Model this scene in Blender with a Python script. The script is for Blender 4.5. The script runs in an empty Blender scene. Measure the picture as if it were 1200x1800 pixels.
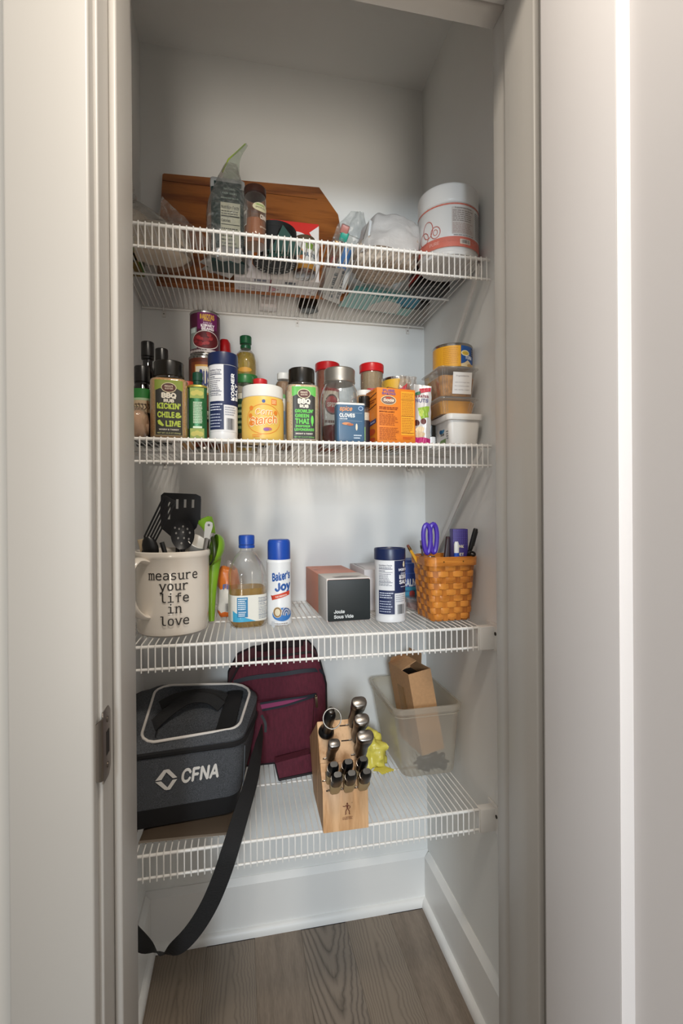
import bpy, bmesh, math, random
from mathutils import Vector, Matrix, noise
from mathutils.geometry import tessellate_polygon
random.seed(7)
PI = math.pi
sc = bpy.context.scene
COL = sc.collection

# ------------------------------------------------------------------ camera
F, YAW, PITCH, ROLL, CAMZ = 857.8, .2014, -.0016, .0067, 1.1844
def cam_axes():
    cy, sy, cp, sp, cr, sr = math.cos(YAW), math.sin(YAW), math.cos(PITCH), math.sin(PITCH), math.cos(ROLL), math.sin(ROLL)
    fwd = Vector((sy*cp, cy*cp, sp)); right = Vector((cy, -sy, 0)); down = fwd.cross(right)
    return right*cr+down*sr, down*cr-right*sr, fwd
AX = cam_axes()
cam = bpy.data.cameras.new('camera'); cam.sensor_fit = 'HORIZONTAL'; cam.sensor_width = 36; cam.lens = 36*F/1200
cam.clip_start = .02
co = bpy.data.objects.new('camera', cam); COL.objects.link(co)
co.matrix_world = Matrix(((AX[0].x, -AX[1].x, -AX[2].x, 0), (AX[0].y, -AX[1].y, -AX[2].y, 0), (AX[0].z, -AX[1].z, -AX[2].z, CAMZ), (0, 0, 0, 1)))
sc.camera = co

# ------------------------------------------------------------------ world, lamps, exposure
wd = bpy.data.worlds.new('world'); sc.world = wd; wd.use_nodes = True
wd.node_tree.nodes['Background'].inputs[0].default_value = (1, .985, .955, 1)
wd.node_tree.nodes['Background'].inputs[1].default_value = .43
def area(name, loc, target, sx, sy, power, col):
    l = bpy.data.lights.new(name, 'AREA'); l.shape = 'RECTANGLE'; l.size = sx; l.size_y = sy; l.energy = power; l.color = col
    o = bpy.data.objects.new(name, l); COL.objects.link(o); o.location = loc
    o.rotation_euler = (Vector(target)-Vector(loc)).to_track_quat('-Z', 'Y').to_euler()
    return o
def snoot(name, loc, target, half_w, half_h, power, col, radius, blend):
    """spot lamp with an added oval snoot, shaping its beam to the doorway"""
    l = bpy.data.lights.new(name, 'SPOT'); l.energy = power; l.color = col; l.shadow_soft_size = radius; l.spot_blend = blend
    l.spot_size = 2*half_h
    o = bpy.data.objects.new(name, l); COL.objects.link(o); o.location = loc
    o.rotation_euler = (Vector(target)-Vector(loc)).to_track_quat('-Z', 'Y').to_euler(); o.scale = (math.tan(half_w)/math.tan(half_h), 1, 1)
    return o
snoot('photo_flash', (-.28, -2.0, 1.66), (.19, .65, .62), math.radians(7.2), math.radians(37), 146, (.80, .91, 1), .24, .35)  # oval beam made up to keep this light off the casing
snoot('added_fill', (.06, -1.6, .70), (.145, .65, 1.93), math.radians(6.2), math.radians(29), 140, (1, .91, .79), .5, .5)  # added lamp without a known source, brightens the upper closet wall
area('ceiling_lamp', (.12, .06, 2.44), (.12, .10, 0), .22, .22, 10, (1, .90, .77))
vs = sc.view_settings
vs.view_transform = 'Standard'; vs.look = 'None'; vs.gamma = 1; vs.use_curve_mapping = False; vs.exposure = .55
try: sc.cycles.use_denoising = True
except Exception: pass
try: sc.cycles.transparent_max_bounces = 24; sc.cycles.max_bounces = 10
except Exception: pass

# ------------------------------------------------------------------ helpers
def lin(h):
    if not isinstance(h, str): return tuple(h)
    h = h.lstrip('#'); h = ''.join(c*2 for c in h) if len(h) == 3 else h; r = []
    for i in (0, 2, 4):
        c = int(h[i:i+2], 16)/255
        r.append(c/12.92 if c <= .04045 else ((c+.055)/1.055)**2.4)
    return tuple(r)
MATS = {}
def mat(name, col=None, rough=.5, metal=0, var=0, scale=60, bump=0, bscale=200, spec=.5, coat=0, stretch=(1, 1, 1), col2=None, wet=0):
    """principled material; var = procedural colour variation, bump = fine relief"""
    if name in MATS: return MATS[name]
    m = bpy.data.materials.new(name); m.use_nodes = True; nt = m.node_tree; b = nt.nodes['Principled BSDF']
    c = lin(col)
    b.inputs['Base Color'].default_value = (*c, 1); b.inputs['Roughness'].default_value = rough; b.inputs['Metallic'].default_value = metal
    b.inputs['Specular IOR Level'].default_value = spec; b.inputs['Coat Weight'].default_value = coat
    if var or bump:
        tc = nt.nodes.new('ShaderNodeTexCoord'); mp = nt.nodes.new('ShaderNodeMapping'); mp.inputs['Scale'].default_value = stretch
        nt.links.new(tc.outputs['Object'], mp.inputs[0])
    if var:
        n = nt.nodes.new('ShaderNodeTexNoise'); n.inputs['Scale'].default_value = scale; n.inputs['Detail'].default_value = 5
        nt.links.new(mp.outputs[0], n.inputs[0])
        cr = nt.nodes.new('ShaderNodeValToRGB'); cr.color_ramp.elements[0].position = .32; cr.color_ramp.elements[1].position = .68
        c2 = lin(col2) if col2 else tuple(x*(1-var) for x in c)
        cr.color_ramp.elements[0].color = (*c2, 1); cr.color_ramp.elements[1].color = (*(c if col2 else tuple(min(1, x*(1+var)) for x in c)), 1)
        nt.links.new(n.outputs[0], cr.inputs[0]); nt.links.new(cr.outputs[0], b.inputs['Base Color'])
    if bump:
        n2 = nt.nodes.new('ShaderNodeTexNoise'); n2.inputs['Scale'].default_value = bscale; n2.inputs['Detail'].default_value = 4
        nt.links.new(mp.outputs[0], n2.inputs[0])
        bp = nt.nodes.new('ShaderNodeBump'); bp.inputs['Strength'].default_value = bump; bp.inputs['Distance'].default_value = .002
        nt.links.new(n2.outputs[0], bp.inputs['Height']); nt.links.new(bp.outputs[0], b.inputs['Normal'])
    MATS[name] = m; return m
def film(name, tint='#ffffff', body='#ffffff', amount=.12, gloss=.35, rough=.08, wrinkle=0, wscale=30, streak=0):
    """thin clear plastic or glass: see-through, a fresnel gloss and a little of its own colour"""
    if name in MATS: return MATS[name]
    m = bpy.data.materials.new(name); m.use_nodes = True; nt = m.node_tree; N = nt.nodes; L = nt.links
    N.remove(N['Principled BSDF']); out = N['Material Output']
    tr = N.new('ShaderNodeBsdfTransparent'); tr.inputs[0].default_value = (*lin(tint), 1)
    df = N.new('ShaderNodeBsdfDiffuse'); df.inputs[0].default_value = (*lin(body), 1)
    tl = N.new('ShaderNodeBsdfTranslucent'); tl.inputs[0].default_value = (*lin(body), 1)
    ms = N.new('ShaderNodeMixShader'); ms.inputs[0].default_value = .45; L.new(df.outputs[0], ms.inputs[1]); L.new(tl.outputs[0], ms.inputs[2])
    gl = N.new('ShaderNodeBsdfGlossy'); gl.inputs[1].default_value = rough
    m1 = N.new('ShaderNodeMixShader'); m1.inputs[0].default_value = amount; L.new(tr.outputs[0], m1.inputs[1]); L.new(ms.outputs[0], m1.inputs[2])
    lw = N.new('ShaderNodeLayerWeight'); lw.inputs[0].default_value = .35
    mu = N.new('ShaderNodeMath'); mu.operation = 'MULTIPLY_ADD'; mu.inputs[1].default_value = gloss; mu.inputs[2].default_value = .03; L.new(lw.outputs[1], mu.inputs[0])
    m2 = N.new('ShaderNodeMixShader'); L.new(mu.outputs[0], m2.inputs[0]); L.new(m1.outputs[0], m2.inputs[1]); L.new(gl.outputs[0], m2.inputs[2])
    L.new(m2.outputs[0], out.inputs[0])
    if wrinkle or streak:
        tc = N.new('ShaderNodeTexCoord'); n = N.new('ShaderNodeTexNoise'); n.inputs['Scale'].default_value = wscale; n.inputs['Detail'].default_value = 4; n.inputs['Distortion'].default_value = 1.2
        L.new(tc.outputs['Object'], n.inputs[0])
        if wrinkle:
            bp = N.new('ShaderNodeBump'); bp.inputs['Strength'].default_value = wrinkle; bp.inputs['Distance'].default_value = .004; L.new(n.outputs[0], bp.inputs['Height'])
            for q in (df, gl, lw): L.new(bp.outputs[0], q.inputs['Normal'])
        if streak:
            r = N.new('ShaderNodeMapRange'); r.inputs[1].default_value = .45; r.inputs[2].default_value = .75; r.inputs[3].default_value = amount*.5; r.inputs[4].default_value = amount+streak
            L.new(n.outputs[0], r.inputs[0]); L.new(r.outputs[0], m1.inputs[0])
    MATS[name] = m; return m
def wood(name, c1, c2, axis=0, scale=9, rough=.45, dist=6, coat=0):
    if name in MATS: return MATS[name]
    m = bpy.data.materials.new(name); m.use_nodes = True; nt = m.node_tree; N = nt.nodes; L = nt.links; b = N['Principled BSDF']
    tc = N.new('ShaderNodeTexCoord'); oi = N.new('ShaderNodeObjectInfo'); ad = N.new('ShaderNodeVectorMath'); ad.operation = 'ADD'
    sm = N.new('ShaderNodeMath'); sm.operation = 'MULTIPLY'; sm.inputs[1].default_value = 7.3; L.new(oi.outputs['Random'], sm.inputs[0])
    L.new(tc.outputs['Object'], ad.inputs[0]); L.new(sm.outputs[0], ad.inputs[1])
    mp = N.new('ShaderNodeMapping'); s = [1, 1, 1]; s[axis] = .12; mp.inputs['Scale'].default_value = s; L.new(ad.outputs[0], mp.inputs[0])
    n = N.new('ShaderNodeTexNoise'); n.inputs['Scale'].default_value = scale; n.inputs['Detail'].default_value = 3; L.new(mp.outputs[0], n.inputs[0])
    mu = N.new('ShaderNodeMath'); mu.operation = 'MULTIPLY'; mu.inputs[1].default_value = dist; L.new(n.outputs[0], mu.inputs[0])
    fr = N.new('ShaderNodeMath'); fr.operation = 'PINGPONG'; fr.inputs[1].default_value = .5; L.new(mu.outputs[0], fr.inputs[0])
    g = N.new('ShaderNodeTexNoise'); g.inputs['Scale'].default_value = scale*22; g.inputs['Detail'].default_value = 4; L.new(mp.outputs[0], g.inputs[0])
    m2 = N.new('ShaderNodeMath'); m2.operation = 'MULTIPLY_ADD'; m2.inputs[1].default_value = .7; L.new(g.outputs[0], m2.inputs[0]); L.new(fr.outputs[0], m2.inputs[2])
    rnd = N.new('ShaderNodeMath'); rnd.operation = 'MULTIPLY_ADD'; rnd.inputs[1].default_value = .22; L.new(oi.outputs['Random'], rnd.inputs[0]); L.new(m2.outputs[0], rnd.inputs[2])
    cr = N.new('ShaderNodeValToRGB'); cr.color_ramp.elements[0].position = .3; cr.color_ramp.elements[1].position = .95
    cr.color_ramp.elements[0].color = (*lin(c1), 1); cr.color_ramp.elements[1].color = (*lin(c2), 1)
    L.new(rnd.outputs[0], cr.inputs[0]); L.new(cr.outputs[0], b.inputs['Base Color'])
    b.inputs['Roughness'].default_value = rough; b.inputs['Coat Weight'].default_value = coat
    MATS[name] = m; return m
def cathedral(name, c1, c2, ky, kx):
    """flat-sawn board: nested pointed growth rings along y"""
    m = bpy.data.materials.new(name); m.use_nodes = True; N = m.node_tree.nodes; L = m.node_tree.links; b = N['Principled BSDF']
    tc = N.new('ShaderNodeTexCoord'); sx = N.new('ShaderNodeSeparateXYZ'); L.new(tc.outputs['Object'], sx.inputs[0])
    def mth(op, a, v=None, c=None):
        n = N.new('ShaderNodeMath'); n.operation = op
        for i, q in enumerate((a, v, c)):
            if q is None: continue
            if isinstance(q, (int, float)): n.inputs[i].default_value = q
            else: L.new(q, n.inputs[i])
        return n.outputs[0]
    ns = N.new('ShaderNodeTexNoise'); ns.inputs['Scale'].default_value = 14; ns.inputs['Detail'].default_value = 3; L.new(tc.outputs['Object'], ns.inputs[0])
    mp = N.new('ShaderNodeMapping'); mp.inputs['Scale'].default_value = (1, .06, 1); L.new(tc.outputs['Object'], mp.inputs[0])
    fg = N.new('ShaderNodeTexNoise'); fg.inputs['Scale'].default_value = 260; fg.inputs['Detail'].default_value = 3; L.new(mp.outputs[0], fg.inputs[0])
    xx = mth('ABSOLUTE', mth('MULTIPLY_ADD', ns.outputs[0], .02, mth('ADD', sx.outputs[0], -.012)))
    v = mth('MULTIPLY_ADD', mth('POWER', xx, 1.6), kx, mth('MULTIPLY', sx.outputs[1], ky)); v = mth('MULTIPLY_ADD', ns.outputs[0], .9, v)
    f = mth('POWER', mth('PINGPONG', v, .5), .45); f = mth('MULTIPLY_ADD', fg.outputs[0], .45, f)
    cr = N.new('ShaderNodeValToRGB'); cr.color_ramp.elements[0].position = .25; cr.color_ramp.elements[1].position = .85
    cr.color_ramp.elements[0].color = (*lin(c1), 1); cr.color_ramp.elements[1].color = (*lin(c2), 1); L.new(f, cr.inputs[0]); L.new(cr.outputs[0], b.inputs['Base Color']); b.inputs['Roughness'].default_value = .45
    return m
def ink(c, rough=.45): return mat('print_'+c.strip('#')+('' if rough == .45 else '_%d' % (rough*100)), c, rough)

class B:
    """collects shapes; build() links them as ONE mesh object"""
    def __init__(s): s.v = []; s.f = []; s.m = []; s.cur = 0; s.T = None
    def add(s, vs, fs):
        o = len(s.v)
        if s.T is not None: vs = [s.T @ Vector(p) for p in vs]
        s.v += [tuple(p) for p in vs]; s.f += [tuple(o+i for i in f) for f in fs]; s.m += [s.cur]*len(fs)
        return s
    def loft(s, secs, cap0=True, cap1=True, closed=True, ring=False):
        n = len(secs[0]); vs = [p for q in secs for p in q]; fs = []
        K = len(secs)
        for k in range(K if ring else K-1):
            a = k*n; b = ((k+1) % K)*n
            for i in range(n if closed else n-1):
                j = (i+1) % n; fs.append((a+i, a+j, b+j, b+i))
        if cap0 and not ring: fs.append(tuple(range(n-1, -1, -1)))
        if cap1 and not ring: fs.append(tuple((K-1)*n+i for i in range(n)))
        return s.add(vs, fs)
    def box(s, x0, y0, z0, x1, y1, z1):
        return s.loft([[(x0, y0, z), (x1, y0, z), (x1, y1, z), (x0, y1, z)] for z in (z0, z1)])
    def rbox(s, w, d, z0, z1, r=.005, b=.0015, cx=0, cy=0, n=4, taper=0, steps=2, top=None):
        """upright rounded box, edges bevelled by b; taper shrinks the foot"""
        secs = []
        zz = []
        for k in range(steps+1): a = k/steps*PI/2; zz.append((b*(1-math.sin(a)), z0+b*(1-math.cos(a))))
        for k in range(steps+1): a = k/steps*PI/2; zz.append((b*(1-math.cos(a)), z1-b*(1-math.sin(a))))
        for ins, z in zz:
            t = taper*(z1-z)/(z1-z0)
            secs.append([(cx+x, cy+y, z) for x, y in rrect(w-2*ins-2*t, d-2*ins-2*t, max(r-ins, .0003), n)])
        return s.loft(secs)
    def lathe(s, prof, n=32, cx=0, cy=0, cap0=True, cap1=True, squash=1):
        secs = [[(cx+r*math.cos(2*PI*i/n), cy+squash*r*math.sin(2*PI*i/n), z) for i in range(n)] for r, z in prof]
        return s.loft(secs, cap0, cap1)
    def tube(s, pts, r, n=8, closed=False, flat=None, up=None):
        """round (or flat=(w,t)) section swept along pts"""
        P = [Vector(p) for p in pts]; K = len(P); secs = []
        u = None
        for k in range(K):
            t = (P[(k+1) % K]-P[k-1]) if closed else (P[min(k+1, K-1)]-P[max(k-1, 0)])
            t.normalize()
            if u is None:
                u = Vector(up) if up else (Vector((0, 0, 1)) if abs(t.z) < .9 else Vector((1, 0, 0)))
            if up and flat: u = Vector(up)
            u = (u-t*u.dot(t)); u.normalize(); w = t.cross(u)
            rr = r[k] if isinstance(r, (list, tuple)) else r
            if flat:
                a, c = flat[0]/2, flat[1]/2
                secs.append([P[k]+w*x+u*y for x, y in ((-a, -c), (a, -c), (a, c), (-a, c))])
            else:
                secs.append([P[k]+w*(rr*math.cos(2*PI*i/n))+u*(rr*math.sin(2*PI*i/n)) for i in range(n)])
        return s.loft(secs, not closed, not closed, ring=closed)
    def prism(s, poly, a0, a1, axis='z', inset=0):
        """extrude a 2-d outline between a0 and a1 along an axis"""
        def p(u, v, a): return (u, v, a) if axis == 'z' else ((u, a, v) if axis == 'y' else (a, u, v))
        k = len(poly); vs = [p(u, v, a0) for u, v in poly]+[p(u, v, a1) for u, v in poly]
        fs = [(i, (i+1) % k, k+(i+1) % k, k+i) for i in range(k)]
        tri = tessellate_polygon([[Vector((u, v, 0)) for u, v in poly]])
        fs += [tuple(t) for t in tri]+[tuple(k+i for i in reversed(t)) for t in tri]
        return s.add(vs, fs)
    def grid(s, fn, nu, nv):
        vs = [fn(i/nu, j/nv) for j in range(nv+1) for i in range(nu+1)]
        return s.add(vs, [(j*(nu+1)+i, j*(nu+1)+i+1, (j+1)*(nu+1)+i+1, (j+1)*(nu+1)+i) for j in range(nv) for i in range(nu)])
    def ball(s, c, rx, ry=None, rz=None, n=12, m=8):
        ry = ry or rx; rz = rz or rx
        secs = [[(c[0]+rx*math.sin(PI*k/m)*math.cos(2*PI*i/n), c[1]+ry*math.sin(PI*k/m)*math.sin(2*PI*i/n), c[2]-rz*math.cos(PI*k/m)) for i in range(n)] for k in range(1, m)]
        return s.loft(secs)
    def build(s, name, mats, parent=None, loc=(0, 0, 0), rot=(0, 0, 0), sharp=38, kind=None, label=None, fix=True):
        me = bpy.data.meshes.new(name); me.from_pydata(s.v, [], s.f)
        if not isinstance(mats, (list, tuple)): mats = [mats]
        for m in mats: me.materials.append(m)
        me.polygons.foreach_set('material_index', s.m); me.update()
        if fix:
            bm = bmesh.new(); bm.from_mesh(me); bmesh.ops.recalc_face_normals(bm, faces=bm.faces); bm.to_mesh(me); bm.free()
        me.polygons.foreach_set('use_smooth', [True]*len(me.polygons)); me.set_sharp_from_angle(angle=math.radians(sharp))
        return link(name, me, parent, loc, rot, kind, label)
def link(name, me, parent=None, loc=(0, 0, 0), rot=(0, 0, 0), kind=None, label=None):
    o = bpy.data.objects.new(name, me); COL.objects.link(o); o.location = loc; o.rotation_euler = rot
    if parent: o.parent = parent
    if kind: o['kind'] = kind
    if label: o['label'] = label
    return o
def thing(name, label, cat, loc=(0, 0, 0), rz=0, group=None, rx=0, ry=0):
    o = bpy.data.objects.new(name, None); COL.objects.link(o); o.empty_display_size = .02
    o.location = loc; o.rotation_euler = (rx, ry, rz)
    tag(o, label, cat, group); return o
def tag(o, label, cat, group=None):
    o['label'] = label; o['category'] = cat
    if group: o['group'] = group
    return o
def rrect(w, d, r, n=4):
    r = min(r, w/2-1e-5, d/2-1e-5); P = []
    for cx, cy, a0 in ((w/2-r, d/2-r, 0), (-w/2+r, d/2-r, PI/2), (-w/2+r, -d/2+r, PI), (w/2-r, -d/2+r, 3*PI/2)):
        for k in range(n+1): a = a0+k/n*PI/2; P.append((cx+r*math.cos(a), cy+r*math.sin(a)))
    return P
def lerp(a, b, t): return a+(b-a)*t
def smooth(pts, n=6):
    """Catmull-Rom through pts"""
    P = [Vector(p) for p in pts]; out = []
    for k in range(len(P)-1):
        a, b, c, d = P[max(k-1, 0)], P[k], P[k+1], P[min(k+2, len(P)-1)]
        for i in range(n):
            t = i/n; out.append(.5*((2*b)+(c-a)*t+(2*a-5*b+4*c-d)*t*t+(3*b-a-3*c+d)*t**3))
    return out+[P[-1]]
# a sight line of the calibrated camera met with the plane at depth Y: where along that depth a thing stands
def at(px, py, Y):
    v = AX[0]*((px-600)/F)+AX[1]*((py-900)/F)+AX[2]
    v = v*(Y/v.y); return Vector((v.x, Y, v.z+CAMZ))
def fit(xl, xr, yt, Y, zs):
    """centre x, width and height of a thing standing at depth Y on a surface at height zs"""
    a, b = at(xl, yt, Y), at(xr, yt, Y); return (a.x+b.x)/2, b.x-a.x, (a.z+b.z)/2-zs

# lettering --------------------------------------------------------------
FONTS = {'b': None}
try:
    _fd = bpy.utils.system_resource('DATAFILES', path='fonts')
    FONTS['i'] = bpy.data.fonts.load(_fd+'/Inter.woff2'); FONTS['m'] = bpy.data.fonts.load(_fd+'/DejaVuSansMono.woff2')
except Exception: pass
_tc = {}
def text_tris(s, font='i', bold=0):
    k = (s, font, bold)
    if k in _tc: return _tc[k]
    c = bpy.data.curves.new('t', 'FONT'); c.body = s; c.fill_mode = 'FRONT'; c.resolution_u = 2; c.offset = bold
    if FONTS.get(font): c.font = FONTS[font]
    o = bpy.data.objects.new('t', c); m = o.to_mesh()
    V = [(v.co.x, v.co.y) for v in m.vertices]; T = [tuple(p.vertices) for p in m.polygons]
    tr = [tuple(V[i] for i in t) for t in T]
    xs = [v[0] for v in V] or [0]
    o.to_mesh_clear(); bpy.data.objects.remove(o); bpy.data.curves.remove(c)
    _tc[k] = (tr, min(xs), max(xs)); return _tc[k]
def split(t, mx, depth=0):
    us = [p[0] for p in t]
    if max(us)-min(us) <= mx or depth > 9: return [t]
    e = max(range(3), key=lambda i: abs(t[i][0]-t[(i+1) % 3][0])); a, b, c = t[e], t[(e+1) % 3], t[(e+2) % 3]
    m = ((a[0]+b[0])/2, (a[1]+b[1])/2)
    return split((a, m, c), mx, depth+1)+split((m, b, c), mx, depth+1)
class Print:
    """flat print laid on a surface: fn(u, v, lift) gives the point"""
    def __init__(s, fn, maxu=1, base=.00025, step=.00007): s.fn = fn; s.mx = maxu; s.z = base; s.st = step; s.T = []; s.cols = []
    def tri(s, ts, c):
        if c not in s.cols: s.cols.append(c)
        k = s.cols.index(c)
        for t in ts:
            for q in split(t, s.mx): s.T.append((q, s.z, k))
        s.z += s.st; return s
    def rect(s, u0, v0, u1, v1, c): return s.tri([((u0, v0), (u1, v0), (u1, v1)), ((u0, v0), (u1, v1), (u0, v1))], c)
    def poly(s, P, c):
        tr = tessellate_polygon([[Vector((*p, 0)) for p in P]]); return s.tri([tuple(tuple(P[i]) for i in t) for t in tr], c)
    def oval(s, cu, cv, ru, rv, c, n=20):
        P = [(cu+ru*math.cos(2*PI*i/n), cv+rv*math.sin(2*PI*i/n)) for i in range(n)]
        return s.tri([((cu, cv), P[i], P[(i+1) % n]) for i in range(n)], c)
    def ring(s, cu, cv, ru, rv, w, c, n=24, a0=0, a1=2*PI):
        T = []
        for i in range(n):
            a, b = a0+(a1-a0)*i/n, a0+(a1-a0)*(i+1)/n; q = [(cu+(ru-k)*math.cos(x), cv+(rv-k)*math.sin(x)) for x in (a, b) for k in (0, w)]
            T += [(q[0], q[2], q[3]), (q[0], q[3], q[1])]
        return s.tri(T, c)
    def line(s, pts, w, c):
        T = []
        for (x0, y0), (x1, y1) in zip(pts, pts[1:]):
            d = math.hypot(x1-x0, y1-y0) or 1; nx, ny = -(y1-y0)/d*w/2, (x1-x0)/d*w/2
            a, b, e, f = (x0+nx, y0+ny), (x0-nx, y0-ny), (x1-nx, y1-ny), (x1+nx, y1+ny); T += [(a, b, e), (a, e, f)]
        return s.tri(T, c)
    def text(s, t, u, v, size, c, font='i', bold=.02, al='c', xs=1, width=None, rot=0, shear=0):
        """size = capital height; width fits the line to that length"""
        tr, a, b = text_tris(t, font, 0); k = size/.51; e = bold*.75
        if width: xs = width/max((b-a)*k, 1e-6)
        w = (b-a)*k*xs; u0 = {'c': -w/2, 'l': 0, 'r': -w}[al]; cr, sr = math.cos(rot), math.sin(rot)
        def q(p):
            x, y = (p[0]-a)*k*xs+u0+p[1]*k*shear, p[1]*k
            return (u+x*cr-y*sr, v+x*sr+y*cr)
        sh = [(-e, 0), (e, 0), (0, e), (0, -e)] if e > .004 else [(0, 0)]
        for dx, dy in sh:
            s.tri([tuple(q((p[0]+dx, p[1]+dy)) for p in t3) for t3 in tr], c); s.z -= s.st*.8
        return s
    def lines(s, u0, v0, u1, v1, n, c, fill=.45, rag=.25, seed=1):
        """rows of print too small to read"""
        rg = random.Random(seed); h = (v1-v0)/n; T = []
        for i in range(n):
            u = u0; e = u1-(u1-u0)*rag*rg.random(); y = v1-h*(i+.75)
            while u < e:
                w = min((u1-u0)*rg.uniform(.06, .2), e-u); y1 = y+h*fill
                T += [((u, y), (u+w, y), (u+w, y1)), ((u, y), (u+w, y1), (u, y1))]; u += w+(u1-u0)*.025
        return s.tri(T, c)
    def bars(s, u0, v0, u1, v1, c, seed=1):
        rg = random.Random(seed); T = []; u = u0
        while u < u1:
            w = rg.choice((.0004, .0007, .001)); T += [((u, v0), (u+w, v0), (u+w, v1)), ((u, v0), (u+w, v1), (u, v1))]; u += w+rg.choice((.0004, .0006, .0009))
        return s.tri(T, c)
    def build(s, name, parent, rough=.45, loc=(0, 0, 0), rot=(0, 0, 0)):
        b = B()
        for t, z, k in s.T:
            b.cur = k; b.add([s.fn(u, v, z) for u, v in t], [(0, 1, 2)])
        return b.build(name, [ink(c, rough) for c in s.cols], parent, loc, rot, fix=False)
def on_cyl(r, cx=0, cy=0, tw=0):
    return lambda u, v, z: (cx+(r+z)*math.sin(u/r+tw), cy-(r+z)*math.cos(u/r+tw), v)
def on_front(y, tilt=0): return lambda u, v, z: (u, y-z, v)
def on_left(x): return lambda u, v, z: (x-z, -u, v)      # u runs towards the front
def on_right(x): return lambda u, v, z: (x+z, u, v)
def on_top(zt): return lambda u, v, z: (u, v, zt+z)
def nutrition(p, u0, v0, u1, v1, fg='#222426', bg='#e8e8e4', seed=3):
    h = v1-v0; w = u1-u0
    p.rect(u0, v0, u1, v1, bg)
    p.text('Nutrition Facts', u0+.04*w, v1-.11*h, .055*h, fg, bold=.03, al='l', width=.9*w)
    p.rect(u0+.03*w, v1-.25*h, u1-.03*w, v1-.225*h, fg)
    p.lines(u0+.04*w, v1-.215*h, u1-.06*w, v1-.13*h, 2, fg, .4, .3, seed)
    p.text('Calories', u0+.04*w, v1-.34*h, .05*h, fg, bold=.03, al='l', width=.45*w)
    p.rect(u0+.03*w, v1-.39*h, u1-.03*w, v1-.375*h, fg)
    p.lines(u0+.04*w, v0+.2*h, u1-.06*w, v1-.42*h, 6, fg, .32, .35, seed+1)
    p.rect(u0+.03*w, v0+.17*h, u1-.03*w, v0+.19*h, fg)
    p.lines(u0+.04*w, v0+.03*h, u1-.06*w, v0+.15*h, 2, fg, .35, .3, seed+2)
    return p

# ------------------------------------------------------------------ the setting
XL, XR, D, YF = -.263, .5475, 1.406, .996
Z1, Z2, Z3, Z4 = 1.7397, 1.3263, .9248, .5227
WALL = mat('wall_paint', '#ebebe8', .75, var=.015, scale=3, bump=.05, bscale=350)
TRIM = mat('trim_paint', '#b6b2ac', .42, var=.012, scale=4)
HALL = mat('hall_paint', '#cfccc6', .8, bump=.05, bscale=350)
DOORM = mat('door_paint', '#d9d4d2', .45, var=.01, scale=4)
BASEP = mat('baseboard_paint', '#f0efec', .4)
PLANK = wood('oak_plank', '#67594c', '#8b7c6d', axis=1, scale=16, rough=.45, dist=2.5)
RING1 = cathedral('oak_plank_ringed', '#53483d', '#8b7d6f', -13, 300); RING2 = cathedral('oak_plank_fine', '#6e6154', '#8a7c6d', 4, 620)
def struct(name, b, m, parent=None, **k):
    o = b.build(name, m, parent, **k); o['kind'] = 'structure'; return o
fl = struct('floor', B().box(-1.3, -1.2, -.03, 1.6, D+.02, -.008), mat('subfloor', '#2a2521', .9))
for i in range(-10, 12):
    x = .0915+.129*i
    ys = (-.6, .72) if i % 2 else (-1.1, .21, 1.52)
    for y in ys:
        y0, y1 = max(y-.655, -1.2), min(y+.655, D)
        if y1-y0 < .05: continue
        o = B().rbox(.1287, y1-y0-.0005, -.008, 0, .0004, .0005, n=1).build('plank', RING1 if i == 1 else RING2 if i % 3 else PLANK, fl, (x, (y0+y1)/2, 0))
struct('ceiling', B().box(XL-.1, .60, 2.46, XR+.1, D+.1, 2.5), WALL)
struct('wall_back', B().box(XL-.1, D, 0, XR+.1, D+.1, 2.46), WALL)
struct('wall_left', B().box(XL-.1, .739, 0, XL, D, 2.46), WALL)
struct('wall_right', B().box(XR, .739, 0, XR+.1, D, 2.46), WALL)
# front wall, jamb with stop, casings
HS, XS0, XS1 = 2.021, -.150, .430           # stop faces
XJ0, XJ1, HJ = -.160, .441, 2.032           # jamb faces
YJ0, YS, YJ1, YW = .6098, .655, .739, .589
b = B().box(-1.3, YJ0, 0, XJ0-.02, YJ1, 2.6).box(XJ1+.02, YJ0, 0, 1.6, YJ1, 2.6).box(XJ0-.02, YJ0, HJ+.02, XJ1+.02, YJ1, 2.6)
struct('wall_front', b, HALL)
def bev(b, x0, y0, z0, x1, y1, z1, r=.0022):
    b.T = Matrix.Translation(((x0+x1)/2, (y0+y1)/2, 0)); b.rbox(x1-x0, y1-y0, z0, z1, r, r*.8, n=3); b.T = None; return b
j = bpy.data.objects.new('door_2', None); COL.objects.link(j); j['kind'] = 'structure'
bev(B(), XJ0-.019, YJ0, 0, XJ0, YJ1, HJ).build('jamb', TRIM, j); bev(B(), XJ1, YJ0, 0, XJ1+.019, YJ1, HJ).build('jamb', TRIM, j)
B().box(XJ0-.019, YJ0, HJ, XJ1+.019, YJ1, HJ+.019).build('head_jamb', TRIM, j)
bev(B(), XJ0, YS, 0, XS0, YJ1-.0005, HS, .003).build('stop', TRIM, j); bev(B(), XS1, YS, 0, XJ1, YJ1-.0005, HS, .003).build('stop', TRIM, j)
B().box(XJ0, YS, HS, XJ1, YJ1-.0005, HJ).build('head_stop', TRIM, j)
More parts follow.
